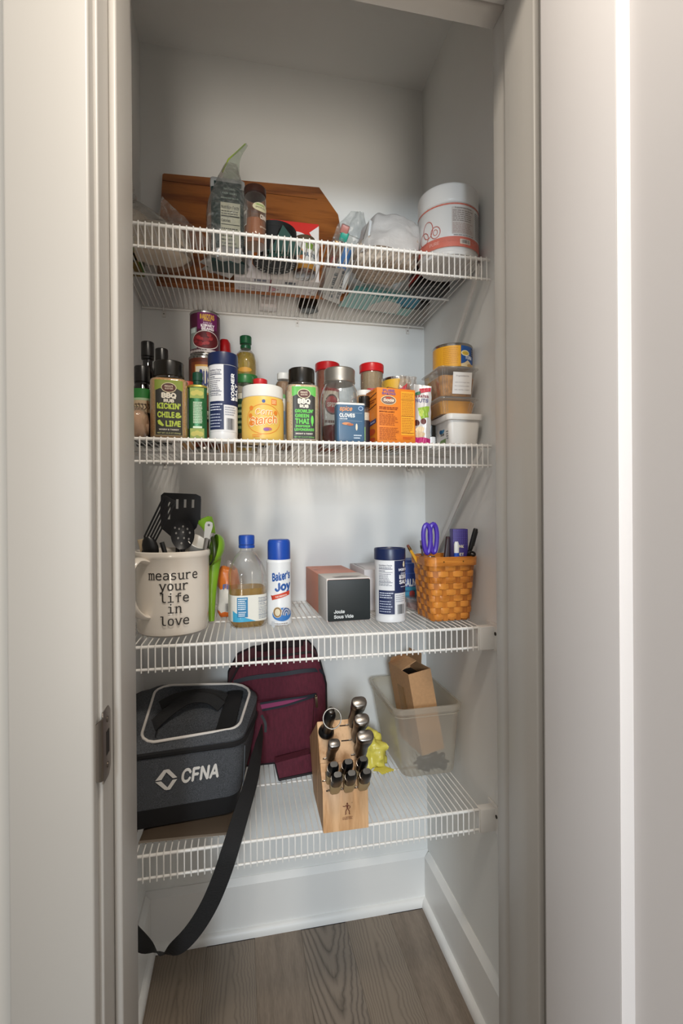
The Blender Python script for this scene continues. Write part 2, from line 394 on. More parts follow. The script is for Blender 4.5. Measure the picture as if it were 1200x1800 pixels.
# strike plate on the left jamb
STEEL = mat('satin_nickel', '#8d857c', .35, 1)
zc = .911
b = B(); s = .0012
b.prism([(YJ0-.001, zc-.041), (.632, zc-.0415), (.641, zc-.034), (.641, zc+.034), (.632, zc+.0415), (YJ0-.001, zc+.0415)], XJ0-.0005, XJ0+s, 'x')
sp_ = b.build('strike_plate', STEEL, j)
lp = []
for k in range(9):
    a = k/8*PI*.55; lp.append((XJ0+s*.5-.009*(1-math.cos(a)), YJ0-.0005-.011*math.sin(a)))
b = B()
for k in range(8):
    (x0, y0), (x1, y1) = lp[k], lp[k+1]; h0, h1 = .036*(1-.028*k*k/8), .036*(1-.028*(k+1)**2/8)
    b.loft([[(x0, y0, zc-h0), (x0+.001, y0-.001, zc-h0), (x0+.001, y0-.001, zc+h0), (x0, y0, zc+h0)], [(x1, y1, zc-h1), (x1+.001, y1-.001, zc-h1), (x1+.001, y1-.001, zc+h1), (x1, y1, zc+h1)]])
b.build('lip', STEEL, sp_)
B().prism([(.621, zc-.014), (.634, zc-.014), (.634, zc+.014), (.621, zc+.014)], XJ0-.0005, XJ0+s+.0002, 'x').build('latch_hole', mat('dark_hole', '#1a130c', .9), sp_)
for dz in (-.027, .027):
    B().prism([(.627+.0036*math.cos(a*PI/6), zc+dz+.0036*math.sin(a*PI/6)) for a in range(12)], XJ0, XJ0+s+.0007, 'x').build('screw', mat('screw_head', '#6d655c', .4, 1), sp_)
# casings on the hall side and the trim on the closet side
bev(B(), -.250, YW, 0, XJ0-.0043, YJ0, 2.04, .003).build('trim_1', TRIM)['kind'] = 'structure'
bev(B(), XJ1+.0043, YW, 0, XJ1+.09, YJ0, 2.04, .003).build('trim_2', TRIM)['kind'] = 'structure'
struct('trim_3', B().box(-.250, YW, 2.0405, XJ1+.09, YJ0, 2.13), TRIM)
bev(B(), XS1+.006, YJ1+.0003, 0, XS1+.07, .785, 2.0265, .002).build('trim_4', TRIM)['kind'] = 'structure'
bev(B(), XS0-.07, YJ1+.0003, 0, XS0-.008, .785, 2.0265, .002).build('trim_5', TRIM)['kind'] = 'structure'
struct('trim_6', B().box(XS0-.07, YJ1+.0003, 2.027, XS1+.07, .785, 2.1), TRIM)
# baseboards with a shoe moulding
BBH = .155
prof = [(0, 0), (.015, 0), (.015, BBH-.015), (.013, BBH-.0125), (.004, BBH-.001), (.003, BBH), (0, BBH)]
shoe = [(.015, 0), (.029, 0)]+[(.015+.014*math.cos(a*PI/12), .019*math.sin(a*PI/12)+.004) for a in range(0, 7)]
def base(name, p0, p1, nx, ny):
    o = None
    for nm, pr in (('', prof), ('shoe_moulding', shoe)):
        q = B().loft([[(p[0]+nx*u, p[1]+ny*u, v) for u, v in pr] for p in (p0, p1)])
        if not nm: o = struct(name, q, BASEP)
        else: q.build(nm, BASEP, o)
base('baseboard_back', (XL, D), (XR, D), 0, -1)
base('baseboard_left', (XL, .79), (XL, D-.0155), 1, 0)
base('baseboard_right', (XR, .79), (XR, D-.0155), -1, 0)
# the open door: a shaker leaf swung out beside the camera
dr = bpy.data.objects.new('door_1', None); COL.objects.link(dr); dr['kind'] = 'structure'; dr.location = (.406, .603, 0)
W_, ST, TH = .59, .138, .035
bev(B(), 0, -ST, .008, TH, 0, 2.022).build('stile', DOORM, dr); bev(B(), 0, -W_, .008, TH, -W_+ST, 2.022).build('stile', DOORM, dr)
for z0, z1 in ((.008, .24), (1.90, 2.022)):
    B().box(.0002, -W_+ST, z0, TH-.0002, -ST, z1).build('rail', DOORM, dr)
B().box(.0125, -W_+ST-.005, .23, .0225, -ST+.005, 1.91).build('panel', DOORM, dr)
B().loft([[(0.0, -ST, z), (.0125, -ST-.0055, z), (.0125, -ST, z)] for z in (.24, 1.90)]).build('sticking', DOORM, dr)
for z in (.25, 1.02, 1.80):
    B().lathe([(.006, z-.045), (.006, z+.045)], 12, TH+.004, .006).build('hinge', STEEL, dr)

# ------------------------------------------------------------------ wire shelves
WIRE = mat('white_vinyl', '#e6e3de', .35)
N_W = 63; PITCH_W = .0127; LIP = .0435
def make_wire():
    pts = [(0, D-.010, .0025), (0, YF+.004, .0045)]+[(0, YF-.0035*math.sin(a)*1.2, .0045-.004*(1-math.cos(a))) for a in (PI*.25, PI*.5)]+[(0, YF-.0042, -LIP-.005)]
    return B().tube(pts, .00135, 6, up=(1, 0, 0)).build('wire', WIRE)
wire0 = make_wire(); wire_me = wire0.data; bpy.data.objects.remove(wire0)
def rail(name, y, z, r, root, x0=XL+.004, x1=XR-.008): return B().tube([(x0, y, z), (x1, y, z)], r, 10).build(name, WIRE, root)
def shelf(z, label, bracket, brace):
    t = thing('wire_shelf', label, 'shelf', (0, 0, z), 0, 'white wire shelves of the closet')
    x1 = XR-.008 if not bracket else XR-.036
    for i in range(N_W):
        x = XL+.009+i*PITCH_W
        if bracket and x > XR-.036: continue
        link('wire', wire_me, t, (x, 0, 0))
    rail('front_rail', YF, 0, .0034, t, x1=x1+.004); rail('lip_rail', YF, -LIP, .0028, t, x1=x1+.004)
    rail('middle_rail', 1.199, -.0025, .0028, t, x1=XR-.012); rail('back_rail', D-.011, -.0018, .0030, t, x1=XR-.006)
    for x in (-.2047, .1604, .4939):
        c = B().tube([(x, D-.003, -.0045), (x, D-.012, -.0062), (x, D-.0165, -.001), (x, D-.013, .003)], .0022, 6)
        c.prism([(x-.0045, -.022), (x+.0045, -.022), (x+.006, -.004), (x-.006, -.004)], D-.0035, D-.0005, 'y'); c.build('wall_clip', WIRE, t)
        B().tube([(x, D-.0034, -.013), (x, D-.0048, -.013)], .0018, 8).build('screw', STEEL, t)
    if bracket:
        b = B(); b.T = Matrix.Translation((XR-.0195, YF+.003, -.0225)); b.rbox(.037, .022, -.0255, .0255, .004, .002); b.T = None
        k = b.build('end_bracket', WIRE, t); b = B(); b.T = Matrix.Translation((XR-.002, YF+.002, -.02)); b.rbox(.004, .05, -.03, .03, .0015, .001); b.build('flange', WIRE, k)
        B().tube([(XR-.0042, YF-.014, -.012), (XR-.0052, YF-.014, -.012)], .004, 10).build('screw', mat('screw_dark', '#3a332d', .4, 1), k)
    if brace:
        p0, p1 = Vector((XR-.022, YF+.012, -.006)), Vector((XR-.006, D-.085, -.275))
        B().tube([p0, lerp(p0, p1, .5), p1, p1+Vector((.003, .006, -.03))], 1, flat=(.014, .004), up=(1, 0, 0)).build('support_brace', WIRE, t)
    return t
shelf(Z1, 'topmost white wire shelf holding bags and the pink banded tub', False, True)
shelf(Z2, 'white wire shelf crowded with spice bottles and cans', False, True)
shelf(Z3, 'white wire shelf under the lettered mug and the woven basket', True, False)
shelf(Z4, 'lowest white wire shelf, under the knife block and the grey cooler bag', True, False)
# ------------------------------------------------------------------ shelf 3: mug, oil, spray, box, salt, basket
S1, S2, S3, S4 = Z1+.0061, Z2+.0061, Z3+.0061, Z4+.0061
BLACK = mat('black_plastic', '#141414', .35)
CREAM = mat('cream_stoneware', '#e6ddd1', .22, coat=.5)
STEELB = mat('brushed_steel', '#b4b2ae', .28, 1, bump=.05, bscale=300)
NYLON = mat('black_nylon', '#17171a', .4)
LIMEG = mat('lime_enamel', '#7fae2c', .3)
CLEAR = film('clear_plastic', '#fdfdfc', '#f2f2f2', .06, .5)
GLASS = film('clear_glass', '#fafbfa', '#eef0ee', .04, .8, .03)

# mug crock
mx, my, mr, mh = at(304, 1040, 1.105).x, 1.105, .0765, .173
mug = thing('utensil_mug', 'large cream mug crock lettered measure your life in love, full of utensils', 'mug', (mx, my, S3))
b = B()
prof = [(.052, .003), (.060, 0), (.066, .0005), (.0705, .004), (.0725, .012), (.0745, .05), (.0755, .12), (.0760, .158), (.0775, .160), (.0787, .165), (.0780, .171), (.0755, .173), (.0725, .171), (.0705, .165), (.0700, .15), (.0690, .02), (.066, .010), (.02, .009)]
b.lathe(prof, 56); b.build('body', CREAM, mug)
h = smooth([(-.066, 0, .150), (-.094, 0, .158), (-.112, 0, .140), (-.116, 0, .105), (-.106, 0, .068), (-.086, 0, .046), (-.066, 0, .040)], 5)
hd = B().tube(h, 1, flat=(.026, .011), up=(0, 1, 0)); 
hb = B()
K = len(h)
secs = []
for k, p in enumerate(h):
    t = (h[min(k+1, K-1)]-h[max(k-1, 0)]).normalized(); u = t.cross(Vector((0, 1, 0)))
    secs.append([p+Vector((0, 1, 0))*(.0135*math.cos(2*PI*i/12))+u*(.0062*math.sin(2*PI*i/12)) for i in range(12)])
hb.loft(secs); hb.build('handle', CREAM, mug, rot=(0, 0, math.radians(52)))
pr = Print(on_cyl(.0757, tw=.15), .0018, .0004)
adv = .0146; em = adv/.602
def typed(w, u, v):
    c0 = u-adv*len(w)/2
    for i, ch in enumerate(w):
        cx = c0+adv*(i+.5)
        pr.text(ch, cx, v, em*.73, '#2b2623', 'm', .006)
        xh = em*.535; sw, sh = em*.2, em*.045
        ser = {'m': [(-.22, 0), (0, 0), (.22, 0), (-.25, 1)], 'r': [(-.1, 0), (-.16, 1)], 'u': [(-.22, 1), (.14, 1), (.24, 0)], 'y': [(-.22, 1), (.22, 1), (-.16, -.39)],
               'f': [(-.02, 0)], 'n': [(-.19, 0), (.19, 0), (-.22, 1)], 'v': [(-.23, 1), (.23, 1)]}.get(ch, [])
        for sx, sy in ser: pr.rect(cx+sx*em-sw/2, v+sy*xh-(sh if sy == 1 else 0), cx+sx*em+sw/2, v+sy*xh+(0 if sy == 1 else sh), '#2b2623'); pr.z -= .00006
for w, du, py in (('measure', .0, 1018.5), ('your', .001, 1037), ('life', .0015, 1058), ('in', .0015, 1077), ('love', .0015, 1098)):
    typed(w, du, at(311, py, my-mr+.006).z-S3)
pr.build('lettering', mug)

# utensils standing in the mug: each its own thing
def aim(p0, p1):
    """frame at p0 whose z runs to p1 and whose -y faces the room"""
    z = (p1-p0).normalized(); x = z.cross(Vector((0, -1, 0))).normalized()
    y = z.cross(x); return Matrix((x, y, z)).transposed().to_euler(), (p1-p0).length
def utensil(name, label, p0, p1, cat='utensil'):
    e, L = aim(p0, p1); t = thing(name, label, cat, p0); t.rotation_euler = e; return t, L
mz = S3+.014
# slotted turner, nearest
t, L = utensil('slotted_turner', 'black slotted turner leaning left out of the mug, four long slits', at(246, 984, 1.085), at(300, 876, 1.05))
b = B(); wb, wt, y0, y1 = .0145, .0155, L-.098, L
for k in range(5):
    a = -1+2*k/5; c = a+2/5-.16; b.prism([(a*wb, y0), (c*wb+.0, y0), (c*wt, y1-.007), (a*wt, y1-.007)], -.001, .001, 'y')
b.prism([(-wt, y1-.0075), (wt-.003, y1-.0075), (wt-.003, y1-.002), (wt-.006, y1), (-wt+.004, y1), (-wt, y1-.003)], -.001, .001, 'y')
b.prism([(-wb, y0+.0005), (-.008, y0-.012), (.008, y0-.012), (wb-.002, y0+.0005)], -.001, .001, 'y'); b.build('blade', NYLON, t)
B().tube([(0, 0, 0), (0, 0, y0-.008)], .0045, 8).build('handle', NYLON, t)
# wide turner behind, slots near the end
t, L = utensil('wide_turner', 'wide black turner with short slots along its end, tallest in the mug', Vector((mx+.0, my+.035, mz)), at(316, 868, 1.15))
b = B(); hw = .049
b.prism([(-.040, L-.078), (-.012, L-.10), (.018, L-.10), (hw-.008, L-.075), (hw-.004, L-.058), (-.041, L-.058)], -.0012, .0012, 'y')
xs = [-.043, -.026, -.020, -.008, -.002, .010, .016, .028, .034, hw]
for a, c in zip(xs[::2], xs[1::2]): b.prism([(a, L-.0585), (c, L-.0585), (c, L-.012), (a, L-.012)], -.0012, .0012, 'y')
for a, c, lo in ((-.026, -.020, .058), (-.008, -.002, .034), (.010, .016, .031), (.028, .034, .031)): b.prism([(a-.0002, L-.0588), (c+.0002, L-.0588), (c+.0002, L-lo), (a-.0002, L-lo)], -.0012, .0012, 'y')
b.prism([(-.043, L-.0125), (hw, L-.0125), (hw-.001, L-.005), (hw-.012, L), (-.036, L+.002), (-.043, L-.004)], -.0012, .0012, 'y'); b.build('blade', NYLON, t)
B().tube([(0, .004, 0), (0, .003, L-.15), (0, 0, L-.095)], .006, 8).build('handle', NYLON, t); t.rotation_euler.rotate_axis('Z', -.25)
# skimmer
t, L = utensil('skimmer_spoon', 'round black skimmer spoon pierced with small holes', Vector((mx+.02, my-.012, mz)), at(321, 911, 1.085))
b = B(); R_ = .0245; zc = L-.034; RZ = .034
def sk(u, v): a = 2*PI*u; r = v; return (R_*r*math.cos(a), .010*(1-r*r), zc+RZ*r*math.sin(a))
b.grid(sk, 28, 6); b.build('bowl', NYLON, t)
p = Print(lambda u, v, z: (u, .010*(1-min(1, (u/R_)**2+((v-zc)/RZ)**2))-z-.0006, v), .01)
for i, (u, v) in enumerate([(0, .018), (-.008, .012), (.009, .012), (-.014, .002), (0, .004), (.014, .003), (-.010, -.010), (.002, -.010), (.012, -.012), (-.003, -.022), (-.016, .015)]): p.oval(u, zc+v*.9, .0019, .0024, '#8d8b88', 10); p.z -= .00006
p.build('hole', t); B().tube([(0, 0, 0), (0, 0, zc-.032)], .0055, 8).build('handle', NYLON, t)
# ladle with a dark rim, cream handle, steel whisk handle at the left
t, L = utensil('serving_spoon', 'dark spoon lying low over the left rim of the mug', Vector((mx-.0, my-.01, mz)), at(262, 955, 1.075))
B().tube([(0, 0, 0), (0, 0, L-.03)], .005, 8).build('handle', STEELB, t)
B().ball((0, 0, L-.01), .016, .008, .026, 14, 8).build('bowl', BLACK, t)
t, L = utensil('wooden_spoon', 'pale wooden spoon end poking out beside the mug handle', Vector((mx-.035, my-.005, mz)), at(249, 948, 1.09))
B().tube([(0, 0, 0), (0, 0, L-.02), (0, 0, L)], [.006, .007, .009], 8).build('handle', mat('pale_wood', '#c8b394', .6), t); t2 = t
t, L = utensil('metal_tongs', 'steel tongs with black grips lying across the mug mouth', Vector((mx+.02, my-.03, mz)), at(278, 960, 1.08))
B().tube([(-.006, 0, .02), (-.009, 0, L)], 1, flat=(.009, .0016), up=(0, 1, 0)).tube([(.006, 0, .02), (.009, 0, L)], 1, flat=(.009, .0016), up=(0, 1, 0)).build('arms', STEELB, t)
B().tube([(-.0095, -.001, L-.03), (-.009, -.001, L+.006)], .005, 8).tube([(.0095, -.001, L-.03), (.009, -.001, L+.006)], .005, 8).build('grip', BLACK, t)
t, L = utensil('ice_cream_scoop', 'white scoop bowl with a steel handle end standing up at right of mug', Vector((mx+.04, my-.015, mz)), at(368, 918, 1.085))
B().tube([(0, 0, .03), (0, 0, L-.034)], .0045, 8).build('shank', STEELB, t)
b = B(); b.T = Matrix.Translation((0, 0, L-.036)); b.prism([(-.0055, 0), (.0055, 0), (.0085, .030), (.0065, .036), (0, .038), (-.0065, .036), (-.0085, .030)], -.003, .003, 'y'); b.T = None
b.build('handle_end', mat('dull_steel', '#8f8c87', .5, 1), t)
B().tube([(0, -.0038, L-.006), (0, .0038, L-.006)], .0027, 10).build('hanging_hole', BLACK, t)
t, L = utensil('measuring_cup', 'white measuring cup with its bowl above the mug rim', Vector((mx+.03, my+.0, mz)), at(342, 957, 1.115))
b = B(); b.T = Matrix.Translation((.0, 0, L-.002)) @ Matrix.Rotation(.5, 4, 'Y') @ Matrix.Rotation(.5, 4, 'X')
b.lathe([(.014, -.012), (.020, -.004), (.0235, .012), (.0245, .012), (.0235, .0135), (.0225, .012), (.019, -.003), (.013, -.010)], 24); b.T = None
b.build('bowl', mat('white_melamine', '#e2ddd4', .3), t); B().tube([(0, 0, 0), (0, 0, L-.012)], .0045, 8).build('handle', mat('white_melamine'), t)

# lime squeezer standing behind the mug
lx = at(384, 1090, 1.165).x
t = thing('citrus_squeezer', 'lime green hand citrus squeezer standing beside the mug', 'squeezer', (lx-.004, 1.165, S3), rz=.35)
H_ = at(384, 945, 1.165).z-S3
b = B(); zb = H_-.028
pts = [(-.012, 0, .003), (-.0105, 0, .06), (-.006, 0, .11), (-.0, 0, zb-.01)]
secs = []
for k, (x, y, z) in enumerate(smooth(pts, 4)):
    w = lerp(.0065, .014, k/12); secs.append([(x+w*math.cos(2*PI*i/12), y+.0065*math.sin(2*PI*i/12), z) for i in range(12)])
b.loft(secs); b.build('lower_handle', LIMEG, t)
b = B()
def bowl(u, v): a = 2*PI*u; q = v*PI/2; return (-.008+.026*math.cos(a)*math.sin(q)*.35+.026*math.cos(q)*.95, .034*math.sin(q)*math.cos(a+PI/2)*1.0, zb+.036*math.sin(q)*math.sin(a+PI/2))
b.grid(bowl, 28, 8); b.build('bowl', LIMEG, t)
B().tube([(-.013, .03*math.cos(a*PI/10), zb+.032*math.sin(a*PI/10)) for a in range(20)], .0042, 8, closed=True).build('bowl_rim', mat('dark_olive_rim', '#33401c', .4), t)
b = B(); secs = []
for k, p in enumerate(smooth([(-.012, -.002, zb+.034), (-.018, -.004, zb+.052), (-.026, -.006, zb+.066), (-.032, -.008, zb+.074)], 4)):
    w = lerp(.011, .019, min(1, k/9)); 
    if k >= 11: w *= .72
    secs.append([p+Vector((w*math.cos(2*PI*i/12)*.9, .0055*math.sin(2*PI*i/12), w*.35*math.cos(2*PI*i/12))) for i in range(12)])
b.loft(secs); b.build('upper_handle', LIMEG, t)
b = B(); b.T = Matrix.Translation((-.014, -.006, zb+.030)); b.rbox(.014, .016, -.008, .010, .003, .0015); b.T = None; b.build('hinge', STEELB, t)

# crumpled bread bag behind
def blob(name, c, r, mats, parent, nz=.25, freq=30, n=28, m=18, flat=None, seed=0, kind=None, pw=1):
    """crumpled rounded mass: an ellipsoid (pw<1 = boxier) pushed about by noise"""
    b = B(); off = Vector((seed*3.1, seed*1.7, 0))
    def P(u, v):
        a = 2*PI*u; q = PI*(v-.5); sg = lambda x, e: math.copysign(abs(x)**e, x)
        d = Vector((sg(math.cos(q), pw)*sg(math.cos(a), pw), sg(math.cos(q), pw)*sg(math.sin(a), pw), sg(math.sin(q), pw)))
        p = Vector((d.x*r[0], d.y*r[1], d.z*r[2]))
        k = 1+nz*(noise.fractal(p*freq+off, 1, 2, 3)); k2 = 1-.10*nz*abs(noise.noise(p*freq*2.2+off))
        p *= k*k2
        if flat is not None: p.z = max(p.z, flat)
        return p
    b.grid(P, n, m); return b.build(name, mats, parent, c, sharp=70)
x, w, h = fit(383, 412, 992, 1.22, S3)
t = thing('snack_bag', 'crumpled white and orange snack bag behind the oil bottle', 'bag', (x+.004, 1.225, S3))
def bagmat(name, lo, mid, hi, z1, z2, rough=.3):
    """printed bag: three colours one above another with ragged edges"""
    m = bpy.data.materials.new(name); m.use_nodes = True; N = m.node_tree.nodes; L = m.node_tree.links; bs = N['Principled BSDF']; bs.inputs['Roughness'].default_value = rough
    tc = N.new('ShaderNodeTexCoord'); sx = N.new('ShaderNodeSeparateXYZ'); L.new(tc.outputs['Object'], sx.inputs[0])
    n = N.new('ShaderNodeTexNoise'); n.inputs['Scale'].default_value = 45; L.new(tc.outputs['Object'], n.inputs[0])
    a = N.new('ShaderNodeMath'); a.operation = 'MULTIPLY_ADD'; a.inputs[1].default_value = .03; L.new(n.outputs[0], a.inputs[0]); L.new(sx.outputs[2], a.inputs[2])
    c = N.new('ShaderNodeValToRGB'); c.color_ramp.interpolation = 'CONSTANT'; e = c.color_ramp.elements
    mr_ = N.new('ShaderNodeMapRange'); mr_.inputs[1].default_value = -.1; mr_.inputs[2].default_value = .3; L.new(a.outputs[0], mr_.inputs[0]); L.new(mr_.outputs[0], c.inputs[0])
    e[0].color = (*lin(lo), 1); e[1].position = (z1+.1)/.4; e[1].color = (*lin(mid), 1); q = e.new((z2+.1)/.4); q.color = (*lin(hi), 1)
    L.new(c.outputs[0], bs.inputs['Base Color']); return m
blob('pouch', (0, 0, h*.45), (w*.62, .028, h*.5), bagmat('bread_bag', '#e0702a', '#e6e2da', '#e07a2c', -.03, .028), t, .28, 26, seed=2, flat=-h*.445, pw=.7)
blob('twisted_neck', (.004, 0, h*.93), (.012, .010, .016), film('bag_film', '#f2f2f2', '#f0f0f0', .4, .5, .1, wrinkle=.8), t, .4, 60, 16, 10, seed=5)
p = Print(on_front(-.030), .01); p.text('Fit', -.003, h*.55, .011, '#2b5aa0', bold=.05); p.bars(-.006, h*.12, .006, h*.28, '#555'); p.build('printed_lettering', t)

# oil bottle
x, w, h = fit(399, 467, 940, 1.115, S3)
OILY = 1.115
t = thing('oil_bottle', 'clear ribbed plastic oil bottle with blue cap, one third full', 'bottle', (x, OILY, S3), rz=.18)
def octo(w, d, c, z): a, e = w/2, d/2; return [(a, -e+c, z), (a, e-c, z), (a-c, e, z), (-a+c, e, z), (-a, e-c, z), (-a, -e+c, z), (-a+c, -e, z), (a-c, -e, z)]
def rsec(w, d, r, z, n=5): return [(q[0], q[1], z) for q in rrect(w, d, r, n)]
W = w*.93; cap = h*.115
ol = at(433, 1034, OILY-.03).z-S3; lb0, lb1 = at(433, 1092, OILY-.035).z-S3, at(433, 1046, OILY-.035).z-S3
b = B(); secs = [rsec(W*.86, W*.86, W*.25, .001), rsec(W*.97, W*.97, W*.3, .006), rsec(W, W, W*.3, .014), rsec(W, W, W*.3, lb1+.004)]
for k in range(7):
    z = lb1+.005+k*.0058; secs += [rsec(W*(.985 if k % 2 else 1.0), W*(.985 if k % 2 else 1.0), W*.3, z)]
zt = lb1+.005+6*.0058; sh = h-cap-.006
for k in range(1, 9):
    q = k/8; s_ = lerp(W, .030, .35*q+.65*(1-math.cos(q*PI/2)) if q < 1 else 1); secs.append(rsec(s_, s_, s_*lerp(.3, .49, q), lerp(zt, sh-.006, .5*q+.5*math.sin(q*PI/2))))
secs += [rsec(.029, .029, .0144, sh), rsec(.029, .029, .0144, h-.012)]
b.loft(secs, True, False); b.build('bottle', CLEAR, t)
OIL = film('frying_oil', '#f3dc86', '#d6ac3e', .34, .35)
b = B(); k_ = .95; b.loft([rsec(W*.83*k_, W*.83*k_, W*.25, .002), rsec(W*k_, W*k_, W*.29, .012), rsec(W*k_, W*k_, W*.29, ol)]); b.build('oil', OIL, t)
b = B(); b.lathe([(.0165, h-cap+.004), (.0175, h-cap+.002), (.0178, h-.004), (.0165, h-.0008), (.012, h)], 32); b.lathe([(.0172, h-cap-.006), (.0178, h-cap-.0055), (.0178, h-cap), (.017, h-cap+.001)], 32)
b.build('cap', mat('blue_plastic', '#1c4aa8', .35), t)
for i in range(28):
    pass
def sq_wrap(W, r):
    """u measured round a rounded square from the middle of its front"""
    P = rrect(W, W, r, 6); P = [Vector(q) for q in P]
    start = min(range(len(P)), key=lambda i: (P[i]-Vector((W/2-r, -W/2))).length)
    # walk from front middle to the right (+x) : order of rrect is anticlockwise, so front side runs -x to +x
    pts = [Vector((0, -W/2))]; i = start
    for _ in range(len(P)): pts.append(P[i]); i = (i+1) % len(P)
    pts.append(Vector((0, -W/2))); cum = [0]
    for a, c in zip(pts, pts[1:]): cum.append(cum[-1]+(c-a).length)
    T_ = cum[-1]
    def fn(u, v, z):
        u = u % T_
        for k in range(len(cum)-1):
            if u <= cum[k+1]+1e-9:
                f = (u-cum[k])/max(cum[k+1]-cum[k], 1e-9); q = pts[k].lerp(pts[k+1], f); d = (pts[k+1]-pts[k]).normalized(); return (q.x+d.y*z, q.y-d.x*z, v)
    return fn
p = Print(sq_wrap(W, W*.3), .002, .0004); lh = lb1-lb0
p.rect(-.078, lb0, .078, lb1, '#e3e2da')
p.poly([(-.040, lb0), (.012, lb0), (-.015, lb0+lh*.18), (-.040, lb0+lh*.42)], '#3fa6cf')
p.rect(-.029, lb0+lh*.17, -.006, lb0+lh*.93, '#2f7fb0'); p.lines(-.027, lb0+lh*.45, -.008, lb0+lh*.9, 6, '#d8e6ec', .5); p.lines(-.026, lb0+lh*.2, -.009, lb0+lh*.4, 3, '#d8e6ec', .5, seed=4)
nutrition(p, .016, lb0+lh*.05, .052, lb1-lh*.05, '#5a6a86', '#e3e2da')
p.build('paper_label', t)

# baking spray
x, w, h = fit(467, 512.5, 948, 1.115, S3); r = w*.485
t = thing('baking_spray_can', 'white aerosol baking spray can with tall blue cap beside the oil bottle', 'spray can', (x, 1.115, S3))
hc = at(490, 984, 1.09).z-S3
WHT = mat('white_enamel', '#e4e6e8', .25)
B().lathe([(r*.9, 0), (r*.98, .001), (r, .003), (r, .006), (r*.98, .008), (r*.98, hc-.009), (r, hc-.007), (r, hc-.004), (r*.93, hc-.001), (r*.88, hc)], 40).build('can', WHT, t)
B().lathe([(r*.89, hc-.001), (r*.90, hc), (r*.90, h-.007), (r*.86, h-.0025), (r*.76, h), (0.001, h)], 40, cap1=False).build('cap', mat('blue_plastic'), t)
p = Print(on_cyl(r*.98), .0018, .0003); zc = lambda py: at(490, py, 1.09).z-S3
p.text("Baker's", .004, zc(1019), .0165, '#20549c', bold=.05, width=.043, rot=.14, shear=.12); p.text('Joy', .008, zc(1037), .0165, '#20549c', bold=.06, rot=.14, shear=.12)
p.poly([(-.019, zc(1055)), (.024, zc(1046)), (.024, zc(1038.5)), (-.019, zc(1047))], '#c9452c'); p.text('THE ORIGINAL', .003, zc(1048.5), .0028, '#f0e6da', bold=.03, rot=.2); p.poly([(-.019, zc(1053)), (-.022, zc(1046)), (-.017, zc(1047)), (-.015, zc(1052))], '#a83522')
p.oval(.006, zc(1080), .024, .015, '#3a78bd'); p.oval(-.006, zc(1076), .010, .012, '#d9cdb0'); p.ring(-.006, zc(1076), .009, .011, .003, '#8c6a3c')
for k in range(5): p.ring(.014, zc(1084), .013-.0022*k, .022-.003*k, .0013, '#6b625c' if k % 2 else '#e8e0d2', a0=.2, a1=PI-.2)
p.lines(-.016, zc(1101), .018, zc(1094), 2, '#9a8f86'); p.rect(-.02, zc(1103), -.012, zc(1092), '#c9ccd0')
p.build('printed_lettering', t)

# sous vide box
t = thing('cooker_box', 'long coral and white appliance box with a black end face', 'box', (.2405, 1.099, S3), rz=.045)
w, h, d = .103, .099, .275
b = B(); b.rbox(w, d, .0, h-.0012, .0015, .001, 0, d/2+.002, n=2); b.build('carton', mat('coral_card', '#e79a82', .55), t)
b = B(); b.rbox(w+.0012, .098, -.0006+.0007, h, .0012, .0008, 0, .051, n=2); b.build('sleeve', mat('white_card', '#d9d4d0', .55), t)
b = B(); b.rbox(w*.985, h*.96, 0, .0045, .004, .0008, n=3); b.build('end_face', mat('charcoal_card', '#1f2527', .5, bump=.03), t, (0, .0022, h*.495), (PI/2, 0, 0))
p = Print(on_front(-.0026), .05); p.text('Joule', -.036, .020, .0072, '#d5d8d8', bold=.04, al='l'); p.text('Sous Vide', -.036, .0085, .0072, '#d5d8d8', bold=.04, al='l'); p.build('lettering', t)
p = Print(on_top(h), .05); p.poly([(-.028, .012), (.022, .014), (.040, .034), (-.004, .044), (-.034, .030)], '#8e8784'); p.lines(-.02, .024, .02, .034, 2, '#5d5856'); p.build('printed_picture', t)
p = Print(on_top(h-.0012), .05); p.text('joule', -.034, .19, .014, '#e6a594', bold=.03, rot=PI/2); p.build('pale_lettering', t)
# white box behind
t = thing('white_carton', 'plain white carton standing behind the black ended box', 'box', (.356, 1.20, S3), rz=.0)
B().rbox(.105, .165, 0, .104, .0015, .001, 0, .085, n=2).build('carton', mat('white_card2', '#d8d3d4', .6), t)
B().box(-.0525, .0027, .085, -.02, .0023, .1042).build('tuck_flap', mat('white_card2'), t)
B().tube([(-.045, .03, .1042), (-.045, .15, .1042)], .0005, 4).build('lid_seam', mat('seam_dark', '#55504f', .8), t)

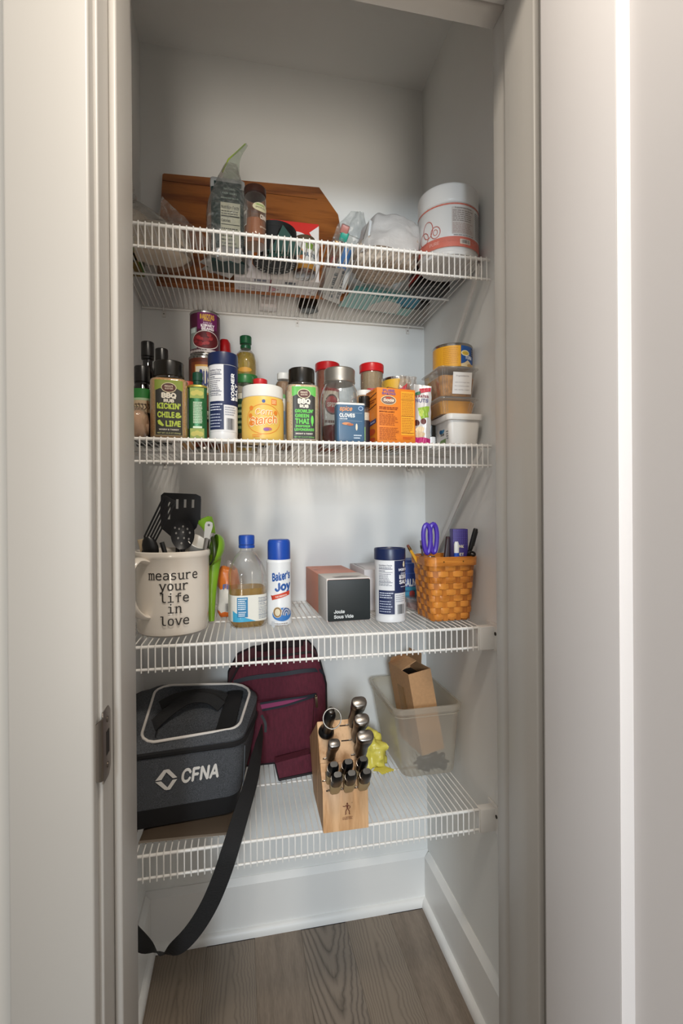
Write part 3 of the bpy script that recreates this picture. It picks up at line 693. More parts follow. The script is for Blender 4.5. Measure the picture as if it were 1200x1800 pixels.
# salt canisters (one here, one on the shelf above)
NAVY = mat('navy_plastic', '#14224a', .35)
def canister(name, label, x, y, zs, r, h, tw, lab):
    t = thing(name, label, 'canister', (x, y, zs), 0, 'white and navy salt canisters')
    B().lathe([(r*.86, 0), (r*.955, .0015), (r*.975, .006), (r*.93, .010), (r*.955, .018), (r*.96, h-.024), (r*.95, h-.018)], 44).build('canister', mat('canister_white', '#dfe0e2', .3), t)
    B().lathe([(r*.97, h-.026), (r, h-.025), (r, h-.003), (r*.97, h), (r*.9, h-.0004), (r*.86, h-.003), (.001, h-.003)], 44, cap1=False).build('lid', NAVY, t)
    R = r*.96; p = Print(on_cyl(R, tw=tw), .0018, .0003); nb = '#18264f'
    p.rect(-R*1.0, .018, R*1.25, h-.027, '#dcdde0'); p.rect(R*.12, h*.40, R*2.4, h-.0268, nb)
    nutrition(p, -R*.98, h*.49, R*.02, h-.033, '#20284a', '#dfe0e3')
    p.rect(-R*.95, h*.12, R*.12, h*.44, nb); p.lines(-R*.88, h*.33, R*.06, h*.42, 3, '#ccd2e2', .4); p.lines(-R*.88, h*.14, R*.06, h*.31, 5, '#aeb6cc', .35, seed=6)
    p.bars(R*.3, h*.12, R*.85, h*.25, '#2a2c33'); p.lines(R*.2, h*.28, R*1.0, h*.39, 4, '#9297a5', .35, seed=9)
    if lab == 0:
        p.text('MORTON', R*.85, h*.70, .0052, '#e8eaf2', bold=.06); p.text('COARSE', R*.85, h*.655, .0036, '#c8cede', bold=.03)
        p.text('KOSHER', R*.85, h*.595, .0085, '#f2f3f6', bold=.04, width=.028); p.text('SALT', R*.85, h*.525, .0085, '#f2f3f6', bold=.04); p.lines(R*.55, h*.475, R*1.15, h*.495, 1, '#c8cede')
        p.oval(R*.85, h*.785, .0035, .006, '#e8d9a8'); p.oval(R*.85, h*.815, .0022, .0024, '#f1efe8'); p.poly([(R*.85-.003, h*.755), (R*.85+.003, h*.755), (R*.85, h*.80)], '#f1efe8')
        p.rect(R*1.05, h*.06, R*1.5, h*.26, '#d8d8da'); p.text('GLUTEN FREE', R*1.27, h*.10, .003, '#333', rot=PI/2)
    else:
        for k, s in enumerate(('KOSHER', 'SALT')): p.text(s, R*(.88+.36*k), h*.46, .0075, '#f2f3f6', bold=.05, al='l', rot=PI/2, width=h*(.30 if k == 0 else .19))
    p.build('printed_label', t); return t
x, w, h = fit(658, 711, 963, 1.09, S3)
canister('salt_canister', 'white and navy kosher salt canister standing beside the woven basket', x, 1.09, S3, w*.5, h, -.12, 0)

# CALM box and a clear pack behind the salt
x, w, h = fit(703, 741, 985, 1.235, S3)
t = thing('tea_box', 'blue box with large white capitals, half hidden behind the woven basket', 'box', (.4525, 1.235, S3), rz=0)
B().rbox(.078, .07, 0, h, .0015, .001, 0, .036, n=2).build('carton', mat('blue_card', '#1d3f8c', .5), t)
p = Print(on_front(.001), .05); p.rect(-.038, .001, .038, h*.42, '#3f8fae'); p.lines(-.037, h*.28, .0, h*.40, 1, '#2a5a80', .3); p.rect(-.038, .001, .038, h*.2, '#b9bcc2'); p.oval(-.01, h*.27, .008, .008, '#b04a48')
p.text('CALM', -.035, h*.44, h*.15, '#dfe6ee', bold=.05, al='l', width=.037); p.rect(-.038, h*.70, .038, h*.73, '#3a5aa6'); p.rect(-.038, h*.93, .038, h*.95, '#6a86c0'); p.build('printed_label', t)
t = thing('clear_clamshell', 'small clear plastic pack lying in front of the blue box by the basket', 'container', (.442, 1.188, S3), rz=.2)
B().rbox(.05, .07, 0, .030, .006, .002, taper=.004).build('shell', film('clamshell_film', '#f2f2f2', '#ffffff', .14, .5), t)
B().rbox(.056, .076, .0285, .0305, .006, .0005).build('flange', film('clamshell_film'), t)
B().box(-.018, -.02, .002, .018, .024, .016).build('insert', mat('pink_card', '#c08d86', .6), t)
# woven basket and what stands in it
OAK = wood('basket_splint', '#a85f1c', '#dc8e3a', axis=0, scale=14, rough=.32, coat=.3)
OAKV = wood('basket_stake', '#96521a', '#c97c30', axis=2, scale=14, rough=.35, coat=.2)
bx, by, bh = .4695, 1.092, at(800, 979, 1.035).z-S3
bk = thing('woven_basket', 'honey coloured woven splint basket against the right wall, filled with stationery', 'basket', (bx, by, S3), rz=.05)
def bsec(z, off=0):
    q = z/bh; w = lerp(.094, .119, q)+2*off; d = lerp(.090, .110, q)+2*off; return [Vector((x, y, z)) for x, y in rrect(w, d, lerp(.010, .022, q)+off*.5, 6)]
def ring_pts(z, off, N=96):
    P = bsec(z, off); cum = [0]
    for a, c in zip(P, P[1:]+P[:1]): cum.append(cum[-1]+(c-a).length)
    out = []; k = 0
    for i in range(N):
        s_ = cum[-1]*i/N
        while cum[k+1] < s_: k += 1
        f = (s_-cum[k])/max(1e-9, cum[k+1]-cum[k]); out.append(P[k].lerp(P[(k+1) % len(P)], f))
    return out
NS = 22; NR = 9
z0, z1 = .004, bh-.018
for i in range(NS):
    b = B(); secs = []
    for k in range(13):
        z = lerp(.001, bh-.004, k/12); A = ring_pts(z, 0, NS*4); c = A[(i*4+1) % (NS*4)]; n = A[(i*4+2) % (NS*4)]; tdir = (n-A[i*4]).normalized(); nrm = Vector((tdir.y, -tdir.x, 0))
        w = .0058; secs.append([c-tdir*w+nrm*.0006, c+tdir*w+nrm*.0006, c+tdir*w-nrm*.0008, c-tdir*w-nrm*.0008])
    b.loft(secs); b.build('stake', OAKV, bk)
for r_ in range(NR):
    za, zb_ = lerp(z0, z1, r_/NR)+.0004, lerp(z0, z1, (r_+1)/NR)-.0004; N = NS*4; b = B(); vs = []
    rows = []
    for z, dd in ((za, 0), ((za+zb_)/2, .0007), (zb_, 0)):
        base = ring_pts(z, 0, N); o = []
        for i in range(N):
            a = base[i-1]; c = base[(i+1) % N]; tdir = (c-a).normalized(); nrm = Vector((tdir.y, -tdir.x, 0))
            ph = math.sin((i-1)/4*PI+PI/2+(PI if r_ % 2 else 0)); o.append((base[i], nrm, .0019*ph+dd))
        rows.append(o)
    sec = []
    for i in range(N):
        q = [rows[k][i][0]+rows[k][i][1]*(rows[k][i][2]+.0007) for k in range(3)]+[rows[k][i][0]+rows[k][i][1]*(rows[k][i][2]-.0007) for k in (2, 1, 0)]; sec.append(q)
    b.loft(sec, ring=True); b.build('weaver', OAK, bk)
for off, z0_, z1_ in ((.0036, bh-.020, bh-.001), (-.0034, bh-.020, bh)):
    b = B(); A = [ring_pts(z, off+e, 96) for z, e in ((z0_, 0), (z1_, 0), (z1_, .0022), (z0_, .0022))]
    b.loft([[A[k][i] for k in range(4)] for i in range(96)], ring=True); b.build('rim_band', OAK, bk)
B().rbox(.090, .086, .001, .003, .01, .0008).build('base', OAKV, bk)
for u in (-.028, .02): B().tube([(u, -.0605, bh-.010), (u, -.0622, bh-.010)], .0014, 8).build('tack', mat('brass_tack', '#7a5a2c', .4, .8), bk)
# contents
zi = S3+.006
PUR = mat('purple_plastic', '#4a31a8', .3)
p0, p1 = Vector((bx-.036, by-.02, zi)), at(756, 921, 1.06)
t, L = utensil('scissors', 'purple handled scissors standing handles up in the basket', p0, p1, 'scissors')
for sx in (-1, 1):
    c = Vector((sx*.0085-.001, 0, L-.034)); rx_, rz_ = .0085, .033
    B().tube([(c.x+rx_*math.cos(a*PI/12)*(1+.2*math.sin(a*PI/12)), sx*.0015, c.z+rz_*math.sin(a*PI/12)) for a in range(24)], .0056, 8, closed=True).build('handle', PUR, t)
    B().loft([[(sx*.004-.006, sx*.001-.0008, L-.075), (sx*.004+.006, sx*.001-.0008, L-.075), (sx*.004+.006, sx*.001+.0008, L-.075), (sx*.004-.006, sx*.001+.0008, L-.075)], [(-.001, sx*.001-.0006, 0), (.001, sx*.001-.0006, 0), (.001, sx*.001+.0006, 0), (-.001, sx*.001+.0006, 0)]]).build('blade', STEELB, t)
B().tube([(0, -.004, L-.078), (0, .004, L-.078)], .0035, 10).build('pivot', STEELB, t)
t, L = utensil('pencil', 'yellow pencil with eraser leaning over the left rim of the basket', Vector((bx+.0, by+.01, zi+.02)), at(716, 958, 1.10), 'pencil')
B().tube([(0, 0, .012), (0, 0, L-.012)], .0036, 6).build('shaft', mat('pencil_yellow', '#d09a2c', .4), t); B().lathe([(.0005, 0), (.0036, .013)], 6).build('point', mat('pale_wood'), t)
B().lathe([(.0038, L-.014), (.0038, L-.006)], 10).build('ferrule', mat('brass_tack'), t); B().lathe([(.0034, L-.006), (.0034, L-.001), (.002, L)], 10).build('eraser', mat('eraser_brown', '#6e3c30', .8), t)
t, L = utensil('grey_stylus', 'thin grey stick behind the scissors in the basket', Vector((bx-.02, by+.03, zi)), at(739, 950, 1.135), 'stick')
B().tube([(0, 0, 0), (0, 0, L*.8), (0, 0, L)], [.003, .003, .002], 8).build('shaft', mat('grey_plastic', '#77706c', .4), t); B().tube([(0, 0, L-.02), (0, 0, L-.012)], .0034, 8).build('collar', BLACK, t)
c0 = at(807, 976, 1.07)
t = thing('purple_ink_box', 'small purple patterned ink box standing upright in the basket', 'box', (c0.x+.001, 1.075, S3+.055), rz=-.12)
hh = at(807, 930, 1.06).z-(S3+.055)
B().rbox(.036, .026, 0, hh, .0012, .0008, n=2).build('carton', mat('purple_card', '#3c2f78', .5), t)
p = Print(on_front(-.013), .05)
for i in range(9):
    for k in range(7): p.rect(-.0175+k*.005+.0006*(i % 2), hh-.004-.0042*i, -.0145+k*.005, hh-.0022-.0042*i, '#5b4ea0'); p.z -= .00006
p.rect(-.018, hh*.30, .018, hh*.52, '#241c46'); p.text('INK', .0, hh*.72, .006, '#cfc6b0', bold=.05); p.text('JET', .0, hh*.60, .006, '#cfc6b0', bold=.05); p.build('printed_label', t)
t, L = utensil('black_marker', 'black marker pen leaning to the right wall from the basket', Vector((bx+.036, by-.012, zi+.06)), at(836, 929, 1.045), 'pen')
B().tube([(0, 0, 0), (0, 0, L-.05)], .0048, 10).build('barrel', BLACK, t); B().tube([(0, 0, L-.05), (0, 0, L-.002), (0, 0, L)], [.0056, .0056, .004], 10).build('cap', BLACK, t)
B().tube([(.0064, 0, L-.042), (.0064, 0, L-.006)], 1, flat=(.003, .001), up=(1, 0, 0)).build('clip', BLACK, t)
c0 = at(784, 968, 1.06)
t = thing('tape_roll', 'roll of clear tape with green core standing in the basket', 'tape', (c0.x-.001, 1.062, S3+bh-.032), rx=PI/2-.2, rz=.3)
b = B(); b.lathe([(.012, -.007), (.018, -.007), (.018, .007), (.012, .007), (.012, -.007)], 28, cap0=False, cap1=False); b.build('tape', mat('tape_cream', '#b8b39e', .35), t)
B().lathe([(.0105, -.0075), (.0119, -.0075), (.0119, .0075), (.0105, .0075), (.0105, -.0075)], 28, cap0=False, cap1=False).build('core', mat('green_plastic', '#3d7a55', .4), t)
c0 = at(803, 960, 1.052)
t, L = utensil('correction_pen', 'white and blue correction pen in front of the purple box', Vector((c0.x, 1.056, zi+.03)), at(802, 952, 1.052), 'pen')
B().lathe([(.006, 0), (.0062, L-.02), (.0060, L-.006), (.004, L)], 14, squash=.7).build('barrel', mat('white_plastic', '#dcdcd8', .3), t)
B().lathe([(.0064, L-.035), (.0064, L-.026)], 14, squash=.7).build('blue_band', mat('blue_plastic'), t)
c0 = at(783, 955, 1.09)
t = thing('maroon_wallet', 'dark maroon flat case standing behind the tape roll', 'case', (c0.x+.003, 1.10, S3+.05), rz=-.1, ry=.12)
hh = at(783, 943, 1.10).z-S3-.05
B().rbox(.030, .010, 0, hh, .004, .002).build('shell', mat('maroon_vinyl', '#2c0f14', .4), t); B().tube([(-.013, -.0052, hh-.004), (.013, -.0052, hh-.004)], .0008, 6).build('stitching', mat('dull_red', '#5a2a2c', .7), t)
t, L = utensil('small_key', 'small dark keys and clips lying near the right rim of the basket', Vector((bx+.028, by-.03, zi+.09)), at(829, 973, 1.045), 'keys')
B().tube([(0, 0, 0), (0, 0, L-.008)], 1, flat=(.005, .0016), up=(0, 1, 0)).build('blade', STEEL, t); B().tube([(.008*math.cos(a*PI/6), 0, L+.004*math.sin(a*PI/6)) for a in range(12)], .0028, 6, closed=True).build('bow', BLACK, t)
# ------------------------------------------------------------------ shelf 4: cooler bag, maroon bag, knife block, bin
def rpoly(P, r, n=5):
    P = [Vector((*p[:2], 0)) for p in P]; out = []
    for i, p in enumerate(P):
        a, c = (P[i-1]-p).normalized(), (P[(i+1) % len(P)]-p).normalized(); ang = a.angle(c); rr = r[i] if isinstance(r, (list, tuple)) else r
        d = rr/math.tan(ang/2); q = (a+c).normalized(); o = p+q*(rr/math.sin(ang/2)); s0, s1 = p+a*d-o, p+c*d-o
        for k in range(n+1):
            v = s0.lerp(s1, k/n).normalized()*rr+o; out.append((v.x, v.y))
    return out
HEATHER = mat('grey_heather_cloth', '#585b60', .9, var=.45, scale=800, bump=.25, bscale=900, stretch=(1, .25, 1), col2='#2b2d31')
BLKCLOTH = mat('black_cloth', '#0c0c0f', .8, bump=.3, bscale=900)
WEB = mat('black_webbing', '#111113', .75, bump=.5, bscale=700, stretch=(.2, .2, 2))
WHTPIPE = mat('white_piping', '#d8d2cc', .6)
# flat foil folder under the cooler bag
t = thing('foil_pouch', 'flat taupe foil pouch lying under the grey cooler bag', 'pouch', (-.105, 1.135, S4), rz=-.06)
TAUPE = mat('taupe_foil', '#7a6a5a', .28, .6, bump=.15, bscale=25)
b = B()
def pw(u, v, s): x = (u-.5)*.185; y = (v-.5)*.23; e = min(u, 1-u, v, 1-v); return (x, y, .0035+s*.003*min(1, e*12)*(1+.5*noise.noise(Vector((x*20, y*20, s)))))
b.grid(lambda u, v: pw(u, v, 1), 20, 20).grid(lambda u, v: pw(u, v, -1), 20, 20); b.build('pouch', TAUPE, t)
B().box(-.0925, -.1185, .0032, .0925, -.112, .0042).build('sealed_edge', mat('taupe_edge', '#b3a596', .3, .5), t)
# grey cooler bag
bag = thing('cooler_bag', 'grey heather cooler bag with white front lettering, white piped lid and hanging strap', 'bag', (-.125, 1.18, S4+.0075))
O = Vector((-.125, 1.18, S4+.0075))
def foot(k, off=0):
    """outline at height fraction k (0 foot .. 1 rim)"""
    return [(-.131-off, -.128-off), (lerp(.108, .122, k)+off, -.107-off), (lerp(.130, .170, k)+off, .09+off), (-.131-off, .118+off)]
BH = .150
b = B(); secs = []
for k, off in ((0, -.004), (.02, 0), (.14, .002), (.27, .003)): secs.append([(x, y, k*BH) for x, y in rpoly(foot(k, off), .03)])
b.loft(secs); b.build('base_band', BLKCLOTH, bag)
b = B(); secs = []
for k in (.265, .4, .55, .7, .85, 1.0): secs.append([(x, y, k*BH) for x, y in rpoly(foot(k, .003*math.sin(k*PI)), [.032, .032, .032+.026*k, .032])])
b.loft(secs); b.build('body', HEATHER, bag)
def zip_z(x, y): return BH+.006+.11*(y+.128)*.15-.045*max(0, x-.07)
b = B(); secs = []
for e, dz in ((.001, -.006), (.004, -.003), (.004, .003), (.001, .006)): secs.append([(x, y, BH+dz) for x, y in rpoly(foot(1, e), [.034, .034, .06, .034])])
b.loft(secs); b.build('zip_track', BLKCLOTH, bag)
# lid: sloping up to the back, sunk panel inside a white piped loop
def lid_z(x, y): return BH+.010+.20*(y+.128)
def lidsec(ins, dz, r=.036):
    P = [(-.125+ins*1.9, -.126+ins*.45), (.121-ins*.3, -.106+ins*.45), (.166-ins*.75, .087-ins*.5), (-.125+ins*1.9, .114-ins*.5)]
    return [(x, y, lid_z(x, y)+dz) for x, y in rpoly(P, [r, r, r+.016, r])]
b = B(); rim = [(x, y, BH+.004) for x, y in rpoly(foot(1, .0), [.034, .034, .06, .034])]
b.loft([rim, lidsec(-.008, -.004), lidsec(0, .0), lidsec(.012, .011), lidsec(.020, .013), lidsec(.026, .010), lidsec(.032, .0), lidsec(.036, -.006)]); b.build('lid', HEATHER, bag)
loop = [Vector(p)+Vector((0, .0, .0145)) for p in lidsec(.021, 0, .034)]
loop = [p+Vector((0, .004*math.sin(p.x*30), .003*math.sin(p.x*38+1))) for p in loop]
B().tube(loop, .0030, 8, closed=True).build('piping', WHTPIPE, bag)
# black side panels and handle strap on the lid
def onlid(x, y, dz): return (x, y, lid_z(x, y)+dz)
for x0, x1, sl in ((-.100, -.058, .0), (.070, .112, .16)):
    B().grid(lambda u, v: onlid(lerp(x0, x1, u)+sl*(v-.3)*.15, lerp(-.088, .078, v), -.003+.012*(1-u if x0 < 0 else u)*.8), 4, 8).build('mesh_panel', BLKCLOTH, bag)
hp = smooth([onlid(-.075, -.055, 0), onlid(-.045, -.02, .012), onlid(.0, .012, .022), onlid(.045, .018, .016), onlid(.075, .005, .002)], 5)
B().tube(hp, 1, flat=(.026, .0025), up=(0, -.6, .8)).build('carry_handle', WEB, bag)
hp = smooth([onlid(-.07, .03, 0), onlid(-.03, .05, .008), onlid(.03, .055, .010), onlid(.085, .04, .002)], 5)
B().tube(hp, 1, flat=(.022, .0025), up=(0, -.6, .8)).build('carry_handle', WEB, bag)
for x in (.118,): B().tube([(x+.005, -.101, .05), (x+.008, -.1015, .09), (x+.010, -.102, BH-.008)], .0007, 6).build('seam', mat('pale_thread', '#5f676e', .8), bag)
# print on the front
fy = lambda u: -.128+.021*(u+.131)/.245-.0035
def on_bag(u, v, z): return (u, fy(u)-z-.0012, v)
q = lambda px, py: at(px, py, 1.058)-O
p = Print(on_bag, .03); wc = '#dcd8d2'
pp = lambda *L: [(q(x, y).x, q(x, y).z) for x, y in L]
for L in (((273.3, 1371), (288, 1352.5), (296, 1351), (284, 1370)), ((297, 1351), (311.5, 1366), (304, 1367.5), (291.5, 1355.5)),
          ((273.3, 1373), (283.5, 1372), (295.5, 1384), (290, 1387.5)), ((311.5, 1369), (299, 1387), (291, 1388), (303.5, 1370))): p.poly(pp(*L), wc); p.z -= .00006
a0, a1 = q(318.5, 1376), q(383, 1368)
p.text('CFNA', a0.x, a0.z, .0268, wc, bold=.04, al='l', width=a1.x-a0.x, rot=math.atan2(a1.z-a0.z, a1.x-a0.x), shear=.14); p.build('lettering', bag)
# zip pull and the long shoulder strap
B().tube(smooth([(.168, .0, BH+.012), (.176, -.012, BH-.002), (.176, -.016, BH-.022)], 4), 1, flat=(.006, .003), up=(0, -1, 0)).build('zip_pull', mat('grey_pull', '#24282b', .7), bag)
def ribbon(pts, wid, th=.0016):
    """pts: (point, half-width direction)"""
    b = B(); secs = []
    for k, (p, w) in enumerate(pts):
        tn = (pts[min(k+1, len(pts)-1)][0]-pts[max(k-1, 0)][0]).normalized(); w = (w-tn*w.dot(tn)).normalized(); n = tn.cross(w)
        secs.append([p+w*wid/2+n*th/2, p-w*wid/2+n*th/2, p-w*wid/2-n*th/2, p+w*wid/2-n*th/2])
    return b.loft(secs)
px = [((461, 1284), 1.20, (.5, -.8, 0)), ((452, 1325), 1.12, (.6, -.7, .1)), ((441, 1375), 1.06, (.75, -.5, .2)), ((424, 1430), 1.015, (.9, -.2, .3)), ((405, 1492), .976, (.95, -.1, .3)), ((388, 1543), .970, (.95, 0, .3)),
      ((367, 1592), .970, (.9, 0, .45)), ((341, 1634), .970, (.75, .1, .7)), ((314, 1663), .970, (.45, .3, .9)), ((290, 1676), .970, (.1, .7, .7)), ((268, 1672), .970, (-.3, .5, .8)), ((244, 1654), .970, (-.45, .2, .9)), ((218, 1620), .970, (-.8, .1, .6)), ((200, 1545), .972, (-.95, 0, .2)), ((205, 1470), .978, (-.95, -.2, -.1)), ((216, 1400), 1.0, (-.7, -.6, 0)), ((226, 1330), 1.05, (-.3, -.9, 0))]
P3 = smooth([at(x, y, Y)-O for (x, y), Y, w in px], 5); Wd = []
for k_, p_ in enumerate(P3):
    tn = (P3[min(k_+1, len(P3)-1)]-P3[max(k_-1, 0)]).normalized(); w_ = tn.cross(Vector((0, -1, 0))).normalized()
    if k_ < 22: w_ = w_.lerp(Vector(px[min(k_//5, 3)][2]).normalized(), .5*(1-k_/22))
    e_ = math.exp(-((k_-47)/4.5)**2)*1.02; w_ = w_*math.cos(e_)+Vector((0, -1, 0))*math.sin(e_)
    Wd.append(w_)
ribbon(list(zip(P3, Wd)), .034).build('shoulder_strap', WEB, bag)

# maroon insulated lunch bag leaning on the back wall
MAR = mat('maroon_cloth', '#571a2b', .85, var=.18, scale=180, bump=.35, bscale=600, stretch=(1, 1, .3)); MARD = mat('dark_maroon_piping', '#1a0e14', .7); ZIPN = mat('navy_zip_tape', '#141a26', .6, bump=.3, bscale=900)
mo = Vector((.102, 1.318, S4)); mb = thing('lunch_bag', 'maroon zipped lunch bag standing against the back wall, pink lining showing', 'bag', mo)
def up(px, py, Y): return at(px, py, Y)-mo
out = [(-.118, .0), (.075, .0), (.105, .02), (.117, .12), (.116, .20), (.100, .262), (.078, .288), (-.075, .278), (-.115, .262), (-.140, .215), (-.142, .12), (-.132, .03)]
b = B(); R = rpoly(out, .012, 3); cx_, cz_ = -.01, .14
def sc_(P, s): return [((x-cx_)*s+cx_, (z-cz_)*s+cz_) for x, z in P]
b.loft([[(x, y, max(z, 0)) for x, z in sc_(R, s)] for y, s in ((.082, .93), (.076, .985), (.055, 1), (.0, 1), (-.030, .99), (-.043, .96), (-.048, .90), (-.050, .6))]); b.build('body', MAR, mb)
B().tube([(x, -.039, max(z, .004)) for x, z in sc_(R, .973)], .0042, 6, closed=True).build('edge_piping', MARD, mb)
B().tube([(x, .064, max(z, .004)) for x, z in sc_(R, 1.0)], .004, 6, closed=True).build('edge_piping', MARD, mb)
# padded front pocket with its own top edge
fr = [(-.085, .012), (.066, .012), (.075, .06), (.082, .175), (.072, .182), (-.088, .172), (-.09, .10)]
Rf = rpoly(fr, .01, 3); c2 = (-.0, .1)
b = B(); b.loft([[((x-c2[0])*s+c2[0], y, (z-c2[1])*s+c2[1]) for x, z in Rf] for y, s in ((-.040, 1), (-.055, .99), (-.062, .95), (-.065, .85), (-.066, .5))]); b.build('front_pocket', MAR, mb)
# flap of the lower pocket hanging forward at the right
b = B(); 
flp = [up(483, 1342, 1.205), up(545, 1325, 1.215), up(551, 1362, 1.205), up(490, 1374, 1.19)]
for p_ in flp: p_.z = max(p_.z, .0045)
b.loft([[p+Vector((0, d, 0)) for p in flp] for d in (0, .028)]); b.build('lower_pocket', MAR, mb)
b = B(); b.tube([p+Vector((0, -.001, .001)) for p in (flp[3], flp[2])], .003, 6); b.tube([flp[0]+Vector((0, -.001, 0)), flp[3]+Vector((0, -.001, 0))], .002, 6); b.build('pocket_binding', MARD, mb)
# zips
z1 = smooth([(-.125, -.046, .222), (-.08, -.051, .232), (.0, -.052, .236), (.06, -.051, .240), (.10, -.043, .232), (.112, -.034, .19)], 5)
B().tube(z1, 1, flat=(.010, .004), up=(0, -1, .2)).build('top_zip', ZIPN, mb)
z2 = smooth([(-.06, -.067, .170), (.0, -.069, .176), (.05, -.069, .179), (.084, -.063, .181)], 5); z3 = smooth([(-.055, -.067, .153), (.0, -.069, .160), (.045, -.069, .170), (.084, -.0635, .178)], 5)
B().tube(z2, 1, flat=(.005, .0025), up=(0, -1, 0)).build('pocket_zip', ZIPN, mb); B().tube(z3, 1, flat=(.005, .0025), up=(0, -1, 0)).build('pocket_zip', ZIPN, mb)
b = B(); K = len(z2); vs = [p+Vector((0, .001, 0)) for p in z2]+[p+Vector((0, .001, 0)) for p in z3]; b.add(vs, [(i, i+1, K+i+1, K+i) for i in range(K-1)]); b.build('pink_lining', mat('pink_lining', '#8c3560', .7), mb)
b = B(); b.tube([(.082, -.069, .180), (.083, -.072, .172), (.084, -.072, .150)], 1, flat=(.006, .002), up=(0, -1, 0)); b.ball((.082, -.069, .179), .004, n=8, m=6); b.build('zip_pull', mat('dark_brass', '#5a4c3c', .35, .9), mb)
hp = smooth([(-.06, .02, .272), (-.05, .015, .288), (0, .012, .296), (.04, .015, .296), (.06, .02, .286)], 5)
B().tube(hp, 1, flat=(.022, .003), up=(0, -.7, .7)).build('top_handle', MARD, mb)

# knife block
BEECH = wood('beech', '#b07f4e', '#dcb083', axis=2, scale=10, rough=.5)
KX, KY = .2055, .98; kb = thing('knife_block', 'pale wooden knife block full of black handled knives, printed with a small figure', 'knife block', (KX, KY, S4), rz=-.01)
kw = .0475
prof = [(0, 0), (.004, .083), (.037, .123), (.039, .121), (.083, .192), (.217, .10), (.205, .045), (.143, 0)]
lowp = [(0, 0), (.004, .083), (.037, .123), (.085, .075), (.085, 0)]
upp = [(.0405, .1215), (.083, .192), (.217, .10), (.150, .0), (.0865, .0), (.0865, .0745)]
def slab(P, w, name, ins=.0012):
    b = B(); cy = sum(p[0] for p in P)/len(P); cz = sum(p[1] for p in P)/len(P)
    Q = [(cy+(y-cy)*.985, cz+(z-cz)*.985) for y, z in P]
    k = len(P); secs = [[(x, y, z) for y, z in pl] for x, pl in ((-w, Q), (-w+ins, P), (w-ins, P), (w, Q))]
    return b.loft(secs).build(name, BEECH, kb)
slab(lowp, kw, 'front_section'); slab(upp, kw*1.0, 'rear_section')
p = Print(on_front(.0), .05, .0016); ic = '#6a3622'; H = lambda u, v: (u+.002, v+.045)
def on_lowfront(u, v, z): return (u, v*.004/.083-z, v)
p = Print(on_lowfront, .05, .0005); fu, fv = .003, .030
def L(*pts, w=.0017): p.line([(fu+x*.001, fv+y*.001) for x, y in pts], w, ic); p.z -= .00006
p.oval(fu, fv+.0235, .0017, .0019, ic); p.poly([(fu-.0026, fv+.0205), (fu+.0026, fv+.0205), (fu+.0013, fv+.0135), (fu-.0013, fv+.0135)], ic)
L((-2.2, 19.8), (-6, 18.2), (-9.5, 19.2), w=.0014); L((2.2, 20), (5.5, 18), (5.8, 15), (2.5, 13.2), w=.0014)
L((-.6, 13.5), (-3.6, 8), (-3.0, 3.0), (-5, 2.4)); L((.6, 13.5), (4.2, 8), (3.6, 3.0), (5.6, 2.4)); L((-2, 21.6), (2, 21.6), w=.0008)
p.ring(fu+.010, fv+.0245, .0011, .0011, .0003, ic)
p.text('J.A. HENCKELS', fu, fv-.0045, .0021, ic, al='c', width=.021); p.text('INTERNATIONAL', fu, fv-.0078, .0021, ic, al='c', width=.021); p.build('branded_mark', kb)
KH = mat('black_handle', '#0f0f10', .28); CAPM = mat('steel_cap', '#9a948e', .3, 1); SLOT = mat('slot_dark', '#20130a', .9)
def proj(P):
    d = Vector(P)-Vector((0, 0, CAMZ)); z = d.dot(AX[2]); return 600+F*d.dot(AX[0])/z, 900+F*d.dot(AX[1])/z
def face_pt(px_, py_, lower):
    A, C = ((.004, .083), (.037, .123)) if lower else ((.0405, .1215), (.083, .192)); best = None
    for k in range(101):
        y, z = lerp(A[0], C[0], k/100), lerp(A[1], C[1], k/100); X = at(px_, py_, KY+y).x; e = abs(proj((X, KY+y, S4+z))[1]-py_)
        if best is None or e < best[0]: best = (e, Vector((X, KY+y, S4+z)))
    return best[1]
KD = Vector((-.0, -.66, .75)).normalized()
